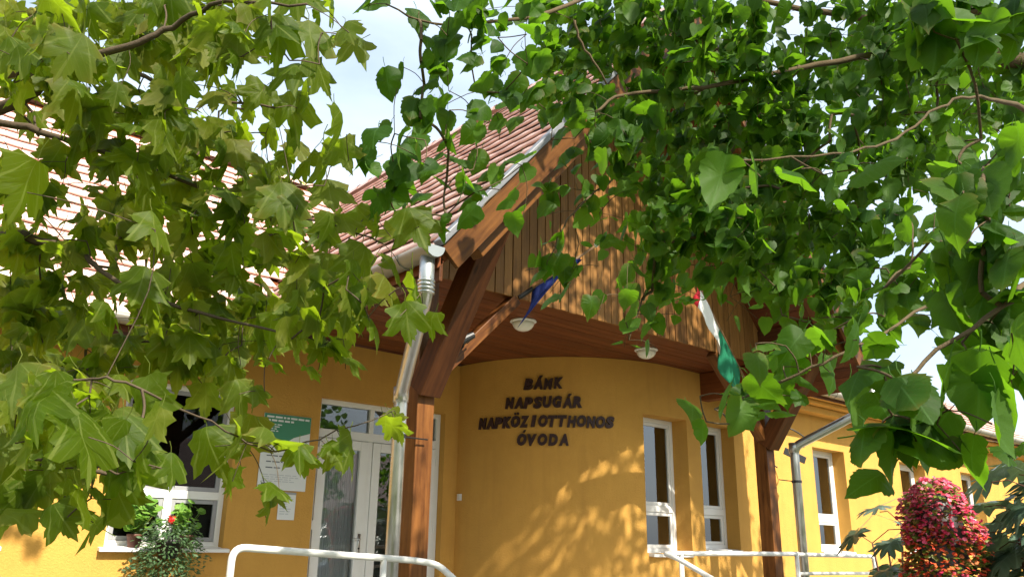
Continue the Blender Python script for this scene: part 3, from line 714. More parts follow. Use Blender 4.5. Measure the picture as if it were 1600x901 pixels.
# ------------------------------------------------------------------ crowns: leaf sprays (x y z radius leaves leaf-length) and limbs (x, y, z, radius); last, wide mulberry sprays are unseen, added to cast shade and dapples
PLANE_SPRAYS = """
0.30 3.14 3.44 0.04 2 0.155
0.39 4.19 4.09 0.06 3 0.155
0.35 2.98 3.38 0.04 2 0.155
0.46 3.94 3.97 0.06 4 0.155
0.38 2.74 3.28 0.04 2 0.155
0.54 3.70 3.87 0.05 3 0.155
0.49 2.93 3.43 0.04 2 0.155
0.61 3.70 3.90 0.06 4 0.155
0.64 3.16 3.62 0.05 3 0.155
0.79 3.93 4.13 0.06 4 0.155
0.69 2.98 3.55 0.05 3 0.155
0.91 3.95 4.21 0.06 3 0.155
0.70 2.76 3.46 0.04 3 0.155
0.92 3.57 4.01 0.06 4 0.155
0.81 2.83 3.53 0.05 3 0.155
1.08 3.77 4.18 0.06 4 0.155
0.89 2.73 3.54 0.05 3 0.155
1.19 3.65 4.20 0.06 4 0.155
0.85 2.37 3.32 0.04 2 0.155
1.18 3.33 3.97 0.06 4 0.155
0.90 2.27 3.26 0.04 2 0.155
1.07 2.48 3.48 0.04 2 0.155
1.17 2.47 3.54 0.05 2 0.155
0.29 3.00 3.25 0.04 2 0.155
0.40 4.16 3.91 0.06 4 0.155
0.33 2.60 3.08 0.04 2 0.155
0.46 3.81 3.77 0.05 3 0.155
0.41 2.70 3.16 0.04 2 0.155
0.50 3.47 3.59 0.05 3 0.155
0.54 3.12 3.46 0.05 2 0.155
0.64 3.18 3.53 0.05 3 0.155
0.85 4.13 4.13 0.06 5 0.155
0.69 3.02 3.46 0.05 2 0.155
0.91 3.91 4.01 0.06 3 0.155
0.80 3.08 3.53 0.05 3 0.155
0.99 3.77 3.97 0.06 4 0.155
0.88 3.01 3.55 0.05 2 0.155
1.18 4.03 4.22 0.07 4 0.155
0.83 2.55 3.28 0.04 3 0.155
1.10 3.34 3.82 0.06 3 0.155
0.80 2.21 3.09 0.04 2 0.155
1.07 2.97 3.61 0.05 2 0.155
0.93 2.32 3.21 0.04 1 0.155
1.11 2.32 3.31 0.04 2 0.155
1.27 2.43 3.43 0.05 1 0.155
0.30 2.87 3.12 0.04 2 0.155
0.42 4.13 3.76 0.06 3 0.155
0.35 2.71 3.04 0.04 2 0.155
0.48 3.68 3.56 0.05 3 0.155
0.47 3.00 3.23 0.04 2 0.155
0.65 4.13 3.85 0.06 4 0.155
0.55 3.11 3.33 0.05 3 0.155
0.73 4.06 3.86 0.06 3 0.155
0.61 2.95 3.28 0.04 2 0.155
0.83 3.98 3.88 0.06 4 0.155
0.72 3.04 3.37 0.05 2 0.155
0.94 4.02 3.94 0.06 4 0.155
0.85 3.18 3.49 0.05 3 0.155
1.10 4.14 4.08 0.07 5 0.155
0.85 2.87 3.36 0.05 3 0.155
1.04 3.55 3.76 0.06 4 0.155
0.82 2.46 3.15 0.04 2 0.155
1.07 3.27 3.64 0.05 3 0.155
0.89 2.45 3.18 0.04 2 0.155
1.00 2.50 3.25 0.04 1 0.155
1.01 2.33 3.16 0.04 1 0.155
1.11 2.31 3.18 0.04 1 0.155
0.33 3.04 3.11 0.04 2 0.155
0.44 4.02 3.58 0.06 4 0.155
0.43 3.23 3.23 0.05 2 0.155
0.58 4.48 3.87 0.06 4 0.155
0.51 3.27 3.28 0.05 3 0.155
0.67 4.28 3.80 0.06 4 0.155
0.54 2.93 3.12 0.04 2 0.155
0.61 2.80 3.10 0.04 2 0.155
0.72 3.00 3.23 0.05 1 0.155
0.79 2.90 3.23 0.05 2 0.155
0.79 2.62 3.11 0.04 1 0.155
0.89 2.67 3.16 0.04 1 0.155
1.04 2.83 3.29 0.05 1 0.155
1.06 2.64 3.22 0.05 1 0.155
0.44 3.79 3.37 0.05 1 0.155
0.54 3.98 3.46 0.06 2 0.155
0.59 3.58 3.33 0.05 3 0.155
0.61 3.18 3.18 0.05 3 0.155
0.80 4.23 3.68 0.06 4 0.155
0.69 3.17 3.19 0.05 2 0.155
0.76 3.08 3.17 0.05 2 0.155
0.77 2.79 3.07 0.04 3 0.155
1.05 3.73 3.56 0.06 3 0.155
0.89 2.85 3.14 0.05 2 0.155
1.10 3.21 3.37 0.05 1 0.155
1.22 3.22 3.43 0.05 2 0.155
1.23 2.97 3.33 0.05 1 0.155
1.21 2.67 3.20 0.05 2 0.155
0.56 3.89 3.32 0.05 1 0.155
0.60 3.48 3.18 0.05 1 0.155
0.66 3.38 3.16 0.05 3 0.155
0.86 4.34 3.59 0.06 4 0.155
0.72 3.27 3.13 0.05 3 0.155
0.72 2.86 2.99 0.04 1 0.155
0.78 2.72 2.93 0.04 2 0.155
1.06 3.73 3.45 0.06 4 0.155
0.96 3.06 3.15 0.05 2 0.155
1.27 4.01 3.63 0.06 4 0.155
1.12 3.24 3.28 0.05 3 0.155
1.16 3.10 3.24 0.05 3 0.155
1.27 3.09 3.28 0.05 1 0.155
1.32 2.88 3.18 0.05 1 0.155
1.14 2.13 2.85 0.04 1 0.155
0.48 3.82 3.12 0.05 2 0.155
0.51 3.50 3.03 0.05 1 0.155
0.61 3.47 3.06 0.05 2 0.155
0.72 3.57 3.12 0.05 1 0.155
0.74 3.26 3.03 0.05 3 0.155
0.75 2.97 2.93 0.04 2 0.155
1.04 4.01 3.41 0.06 4 0.155
0.88 3.11 3.01 0.05 3 0.155
1.17 4.14 3.48 0.06 5 0.155
1.03 3.23 3.12 0.05 3 0.155
1.26 4.02 3.46 0.06 4 0.155
1.05 3.03 3.03 0.05 3 0.155
1.12 2.95 3.02 0.05 3 0.155
1.50 3.87 3.51 0.06 4 0.155
1.30 3.11 3.17 0.05 3 0.155
1.26 2.76 3.02 0.05 3 0.155
1.26 2.32 2.86 0.04 1 0.155
0.43 3.33 2.83 0.05 2 0.155
0.50 3.22 2.82 0.04 2 0.155
0.62 3.50 2.97 0.05 1 0.155
0.71 3.49 3.00 0.05 1 0.155
0.77 3.29 2.92 0.05 1 0.155
0.90 3.40 3.01 0.05 3 0.155
1.07 4.10 3.31 0.06 4 0.155
1.02 3.54 3.10 0.05 3 0.155
1.04 3.19 3.00 0.05 3 0.155
1.01 2.86 2.87 0.05 2 0.155
1.13 2.90 2.93 0.05 3 0.155
1.43 3.68 3.25 0.06 3 0.155
1.24 2.92 2.94 0.05 3 0.155
1.63 3.84 3.39 0.06 5 0.155
1.11 2.43 2.76 0.04 2 0.155
1.52 3.33 3.20 0.06 4 0.155
1.22 2.41 2.79 0.04 1 0.155
0.42 3.14 2.67 0.04 2 0.155
0.52 3.30 2.76 0.05 2 0.155
0.64 3.39 2.81 0.05 1 0.155
0.70 3.28 2.81 0.05 1 0.155
0.83 3.47 2.90 0.05 2 0.155
1.01 3.79 3.03 0.06 4 0.155
1.06 3.59 3.01 0.05 3 0.155
1.02 3.13 2.83 0.05 2 0.155
1.24 3.83 3.14 0.06 4 0.155
1.06 2.98 2.82 0.05 1 0.155
1.14 2.92 2.83 0.05 2 0.155
1.13 2.62 2.73 0.04 3 0.155
1.06 2.27 2.61 0.04 2 0.155
1.44 3.12 2.96 0.05 3 0.155
1.32 2.61 2.76 0.05 1 0.155
1.52 2.82 2.89 0.05 1 0.155
1.55 2.63 2.85 0.05 1 0.155
0.48 3.45 2.68 0.05 3 0.155
0.65 4.74 3.10 0.06 4 0.155
0.58 3.50 2.73 0.05 3 0.155
0.69 4.32 2.99 0.06 4 0.155
0.62 3.27 2.67 0.05 1 0.155
0.70 3.29 2.69 0.05 3 0.155
0.88 3.66 2.85 0.05 4 0.155
1.06 4.40 3.11 0.06 5 0.155
1.01 3.68 2.88 0.05 4 0.155
1.30 4.77 3.27 0.07 5 0.155
1.01 3.33 2.77 0.05 2 0.155
1.06 3.18 2.77 0.05 2 0.155
1.16 3.19 2.80 0.05 1 0.155
1.14 2.90 2.71 0.05 3 0.155
1.12 2.60 2.63 0.04 2 0.155
1.17 2.49 2.61 0.04 1 0.155
1.38 2.74 2.73 0.05 2 0.155
1.44 2.61 2.70 0.05 1 0.155
1.49 2.53 2.70 0.05 1 0.155
1.67 2.65 2.77 0.05 1 0.155
0.56 3.92 2.72 0.05 1 0.155
0.62 3.65 2.67 0.05 2 0.155
0.66 3.38 2.62 0.05 1 0.155
0.79 3.52 2.67 0.05 2 0.155
0.88 3.56 2.69 0.05 1 0.155
0.96 3.09 2.60 0.05 1 0.155
1.12 3.30 2.70 0.05 2 0.155
1.20 3.24 2.72 0.05 3 0.155
1.19 2.96 2.62 0.05 2 0.155
1.29 2.97 2.66 0.05 3 0.155
1.34 2.83 2.64 0.05 3 0.155
1.34 2.63 2.59 0.04 1 0.155
1.32 2.37 2.50 0.04 1 0.155
1.46 2.46 2.57 0.04 1 0.155
1.62 2.52 2.62 0.05 1 0.155
0.60 4.07 2.64 0.05 4 0.155
0.72 4.88 2.84 0.06 4 0.155
0.67 3.77 2.59 0.05 3 0.155
0.81 4.72 2.86 0.06 4 0.155
0.75 3.75 2.62 0.05 3 0.155
0.82 3.70 2.63 0.05 2 0.155
0.81 3.23 2.50 0.05 2 0.155
0.82 2.89 2.42 0.04 2 0.155
1.12 3.96 2.73 0.06 3 0.155
0.96 3.09 2.51 0.05 2 0.155
1.11 3.27 2.58 0.05 3 0.155
1.43 4.25 2.87 0.06 5 0.155
1.18 3.15 2.56 0.05 1 0.155
1.31 3.20 2.61 0.05 2 0.155
1.49 3.43 2.69 0.06 3 0.155
1.41 2.94 2.56 0.05 2 0.155
1.85 3.87 2.87 0.06 4 0.155
1.29 2.48 2.45 0.04 2 0.155
1.64 3.19 2.68 0.05 3 0.155
1.31 2.36 2.42 0.04 2 0.155
1.44 2.40 2.44 0.04 1 0.155
1.43 2.23 2.42 0.04 1 0.155
1.48 2.16 2.40 0.04 1 0.155
0.60 3.89 2.50 0.05 3 0.155
0.81 5.16 2.80 0.07 5 0.155
0.69 3.92 2.53 0.05 3 0.155
0.92 5.04 2.77 0.07 5 0.155
0.82 4.01 2.56 0.05 4 0.155
1.04 5.17 2.84 0.07 5 0.155
0.81 3.59 2.49 0.05 3 0.155
1.07 4.66 2.73 0.06 5 0.155
0.78 3.07 2.36 0.04 2 0.155
0.87 3.05 2.37 0.04 2 0.155
1.02 3.20 2.42 0.05 3 0.155
1.25 3.93 2.62 0.06 4 0.155
1.07 3.09 2.41 0.05 3 0.155
1.44 4.24 2.74 0.06 4 0.155
1.17 3.13 2.45 0.05 3 0.155
1.47 3.87 2.65 0.06 4 0.155
1.42 3.45 2.55 0.05 3 0.155
1.85 4.50 2.84 0.07 5 0.155
1.53 3.49 2.60 0.06 4 0.155
1.85 4.18 2.79 0.07 5 0.155
1.34 2.80 2.42 0.05 3 0.155
1.80 3.78 2.70 0.06 4 0.155
1.32 2.56 2.35 0.04 2 0.155
1.72 3.35 2.59 0.06 3 0.155
1.40 2.54 2.38 0.04 3 0.155
1.93 3.44 2.65 0.06 4 0.155
1.38 2.32 2.33 0.04 2 0.155
1.35 2.08 2.28 0.04 1 0.155
1.57 2.28 2.35 0.04 1 0.155
0.59 3.70 2.35 0.05 3 0.155
0.75 4.80 2.58 0.06 4 0.155
0.74 3.93 2.41 0.05 3 0.155
0.89 4.76 2.60 0.06 4 0.155
0.80 3.81 2.42 0.05 3 0.155
0.79 3.39 2.34 0.05 1 0.155
0.87 3.32 2.33 0.05 3 0.155
1.00 3.47 2.36 0.05 3 0.155
1.28 4.45 2.62 0.06 4 0.155
1.04 3.26 2.35 0.05 2 0.155
1.31 4.12 2.53 0.06 4 0.155
1.08 3.05 2.31 0.05 2 0.155
1.37 3.97 2.55 0.06 3 0.155
1.25 3.25 2.37 0.05 3 0.155
1.64 4.31 2.61 0.07 4 0.155
1.40 3.40 2.42 0.05 3 0.155
1.85 4.41 2.67 0.07 5 0.155
1.39 3.12 2.39 0.05 3 0.155
1.74 3.86 2.59 0.06 4 0.155
1.27 2.66 2.29 0.04 2 0.155
1.64 3.36 2.48 0.06 3 0.155
1.45 2.75 2.32 0.05 3 0.155
1.48 2.66 2.33 0.05 2 0.155
1.41 2.32 2.26 0.04 1 0.155
0.60 3.67 2.23 0.05 3 0.155
0.76 4.56 2.41 0.06 4 0.155
0.69 3.66 2.27 0.05 2 0.155
0.90 4.74 2.45 0.06 4 0.155
0.73 3.39 2.20 0.05 3 0.155
0.93 4.36 2.40 0.06 4 0.155
0.81 3.43 2.24 0.05 2 0.155
1.06 4.48 2.42 0.06 4 0.155
1.00 3.76 2.31 0.05 3 0.155
1.08 3.73 2.32 0.05 1 0.155
1.08 3.37 2.27 0.05 2 0.155
1.16 3.31 2.27 0.05 3 0.155
1.28 3.34 2.29 0.05 3 0.155
1.69 4.33 2.49 0.07 4 0.155
1.25 3.02 2.25 0.05 2 0.155
1.23 2.76 2.20 0.04 1 0.155
1.48 2.83 2.24 0.05 1 0.155
1.50 2.66 2.22 0.05 1 0.155
0.44 2.58 1.98 0.03 2 0.155
0.58 3.46 2.12 0.04 2 0.155
0.46 2.39 1.95 0.03 1 0.155
0.62 3.23 2.08 0.04 2 0.155
0.51 2.32 1.96 0.03 1 0.155
0.77 3.51 2.15 0.05 2 0.155
0.62 2.54 1.99 0.03 1 0.155
0.83 3.45 2.15 0.05 3 0.155
0.70 2.65 2.04 0.04 2 0.155
1.03 3.79 2.20 0.05 3 0.155
0.75 2.52 2.02 0.04 1 0.155
1.25 3.23 2.15 0.05 1 0.155
1.14 2.74 2.09 0.04 1 0.155
1.24 2.76 2.11 0.04 1 0.155
0.45 2.55 1.92 0.03 1 0.155
0.66 3.73 2.06 0.05 2 0.155
0.46 2.37 1.90 0.03 1 0.155
0.71 3.60 2.03 0.05 2 0.155
0.55 2.48 1.92 0.03 2 0.155
0.77 3.52 2.06 0.05 2 0.155
0.65 2.61 1.93 0.04 2 0.155
0.87 3.57 2.07 0.05 2 0.155
0.69 2.52 1.93 0.03 1 0.155
0.96 3.54 2.07 0.05 2 0.155
0.75 2.47 1.92 0.03 1 0.155
1.70 2.61 2.06 0.05 1 0.155
0.47 2.60 1.85 0.03 1 0.155
0.64 3.57 1.93 0.05 2 0.155
0.53 2.62 1.86 0.03 1 0.155
0.71 3.48 1.94 0.05 2 0.155
0.61 2.69 1.86 0.04 1 0.155
0.79 3.51 1.95 0.05 2 0.155
0.64 2.55 1.85 0.03 2 0.155
0.89 3.48 1.97 0.05 2 0.155
0.67 2.37 1.84 0.03 2 0.155
0.92 3.29 1.95 0.05 2 0.155
0.74 2.44 1.86 0.03 2 0.155
1.03 3.40 1.96 0.05 3 0.155
1.09 2.77 1.91 0.04 1 0.155
1.28 2.98 1.96 0.05 2 0.155
1.29 2.61 1.93 0.04 1 0.155
1.39 2.57 1.93 0.04 1 0.155
1.56 2.72 1.94 0.05 1 0.155
0.51 2.76 1.79 0.04 1 0.155
0.70 3.81 1.87 0.05 2 0.155
0.60 2.90 1.80 0.04 1 0.155
0.77 3.73 1.86 0.05 2 0.155
0.63 2.76 1.80 0.04 1 0.155
0.86 3.70 1.88 0.05 2 0.155
0.63 2.46 1.79 0.03 1 0.155
0.85 3.36 1.86 0.04 2 0.155
0.68 2.38 1.77 0.03 1 0.155
0.91 3.18 1.85 0.04 2 0.155
0.74 2.39 1.79 0.03 2 0.155
1.06 3.46 1.86 0.05 2 0.155
0.77 2.26 1.78 0.03 1 0.155
1.40 3.26 1.89 0.05 1 0.155
0.55 2.92 1.72 0.04 2 0.155
0.80 4.34 1.77 0.05 3 0.155
0.62 2.92 1.73 0.04 1 0.155
0.83 3.91 1.78 0.05 2 0.155
0.63 2.66 1.72 0.03 1 0.155
0.90 3.88 1.78 0.05 2 0.155
0.66 2.51 1.71 0.03 1 0.155
0.86 3.29 1.75 0.04 2 0.155
0.71 2.50 1.71 0.03 2 0.155
1.39 2.97 1.77 0.05 1 0.155
0.55 2.87 1.65 0.04 2 0.155
0.58 2.70 1.65 0.03 1 0.155
0.62 2.58 1.65 0.03 1 0.155
0.71 2.64 1.65 0.03 1 0.155
1.39 2.95 1.67 0.04 1 0.155
1.24 2.42 2.87 0.01 1 0.170
1.07 2.04 3.15 0.01 1 0.170
1.57 2.33 2.71 0.01 1 0.170
1.60 2.47 2.00 0.01 1 0.170
1.50 2.59 1.91 0.01 1 0.170
1.39 2.70 1.90 0.01 1 0.170
1.25 2.59 1.77 0.01 1 0.170
1.14 2.63 1.92 0.01 1 0.170
1.13 2.69 1.79 0.01 1 0.170
1.27 2.65 1.93 0.01 1 0.170
0.66 2.09 1.87 0.01 1 0.170
0.55 2.20 1.84 0.01 1 0.170
0.66 2.19 1.79 0.01 1 0.170
0.44 2.27 1.90 0.01 1 0.170
0.36 2.50 2.53 0.01 1 0.170
0.68 2.38 2.47 0.01 1 0.170
0.40 2.53 3.01 0.01 1 0.170
1.04 2.42 2.95 0.01 1 0.170
0.45 2.30 1.81 0.01 1 0.170
0.81 3.73 6.07 0.30 9 0.155
-1.25 3.88 3.80 0.30 9 0.155
-0.59 3.97 4.44 0.30 9 0.155
-2.05 4.33 4.59 0.30 9 0.155
0.40 1.05 4.27 0.30 9 0.155
-1.95 2.50 3.04 0.30 9 0.155
-1.53 3.20 4.53 0.30 9 0.155
0.43 4.06 4.85 0.30 9 0.155
0.96 3.40 4.82 0.30 9 0.155
-0.90 5.46 5.93 0.30 9 0.155
-0.71 2.45 5.70 0.30 9 0.155
0.16 3.11 4.29 0.30 9 0.155
-0.59 1.83 4.05 0.30 9 0.155
-3.01 3.56 3.46 0.30 9 0.155
-1.09 1.10 4.16 0.30 9 0.155
-2.30 2.30 3.29 0.30 9 0.155
0.88 4.28 5.66 0.30 9 0.155
-1.87 2.36 4.73 0.30 9 0.155
-1.92 1.74 3.30 0.30 9 0.155
-2.01 4.56 6.45 0.30 9 0.155
0.77 3.49 6.85 0.30 9 0.155
-1.01 3.71 3.46 0.30 9 0.155
-0.35 4.78 3.91 0.30 9 0.155
-1.31 2.69 6.63 0.30 9 0.155
-1.38 4.53 4.87 0.30 9 0.155
-0.29 2.25 6.30 0.30 9 0.155
-1.44 2.49 4.37 0.30 9 0.155
-0.36 2.78 2.98 0.30 9 0.155
1.33 1.37 4.06 0.30 9 0.155
-2.17 3.73 5.67 0.30 9 0.155
-2.38 2.41 5.79 0.30 9 0.155
-3.22 4.67 4.42 0.30 9 0.155
-2.94 4.73 3.99 0.30 9 0.155
0.36 2.36 4.05 0.30 9 0.155
-1.55 4.71 3.31 0.30 9 0.155
-1.56 5.59 5.77 0.30 9 0.155
1.54 4.43 5.87 0.30 9 0.155
-0.06 3.09 5.92 0.30 9 0.155
-2.14 1.88 4.98 0.30 9 0.155
-1.75 3.37 5.14 0.30 9 0.155
0.05 3.88 6.16 0.30 9 0.155
-1.74 1.67 3.18 0.30 9 0.155
-0.56 4.94 4.47 0.30 9 0.155
-2.76 3.16 5.63 0.30 9 0.155
1.59 1.96 4.43 0.30 9 0.155
0.91 3.31 4.87 0.30 9 0.155
1.50 3.97 5.24 0.30 9 0.155
0.76 4.54 5.46 0.30 9 0.155
-1.34 4.83 2.71 0.30 9 0.155
-0.45 1.77 4.12 0.30 9 0.155
-0.15 5.21 4.51 0.30 9 0.155
-1.22 4.54 5.37 0.30 9 0.155
-1.63 3.52 4.00 0.30 9 0.155
-1.90 4.78 4.16 0.30 9 0.155
-1.12 2.40 3.82 0.30 9 0.155
-2.34 4.60 3.77 0.30 9 0.155
-2.66 2.15 5.48 0.30 9 0.155
-0.25 1.86 5.63 0.30 9 0.155
-2.03 3.23 6.16 0.30 9 0.155
-0.66 3.43 6.76 0.30 9 0.155
0.82 2.73 4.25 0.30 9 0.155
-2.49 5.04 4.59 0.30 9 0.155
-2.01 2.16 5.64 0.30 9 0.155
-1.06 4.52 2.68 0.30 9 0.155
2.12 2.71 5.02 0.30 9 0.155
-1.85 2.55 5.77 0.30 9 0.155
-0.83 5.05 4.82 0.30 9 0.155
0.03 4.35 6.43 0.30 9 0.155
1.13 2.38 4.66 0.30 9 0.155
-0.23 3.52 4.59 0.30 9 0.155
"""
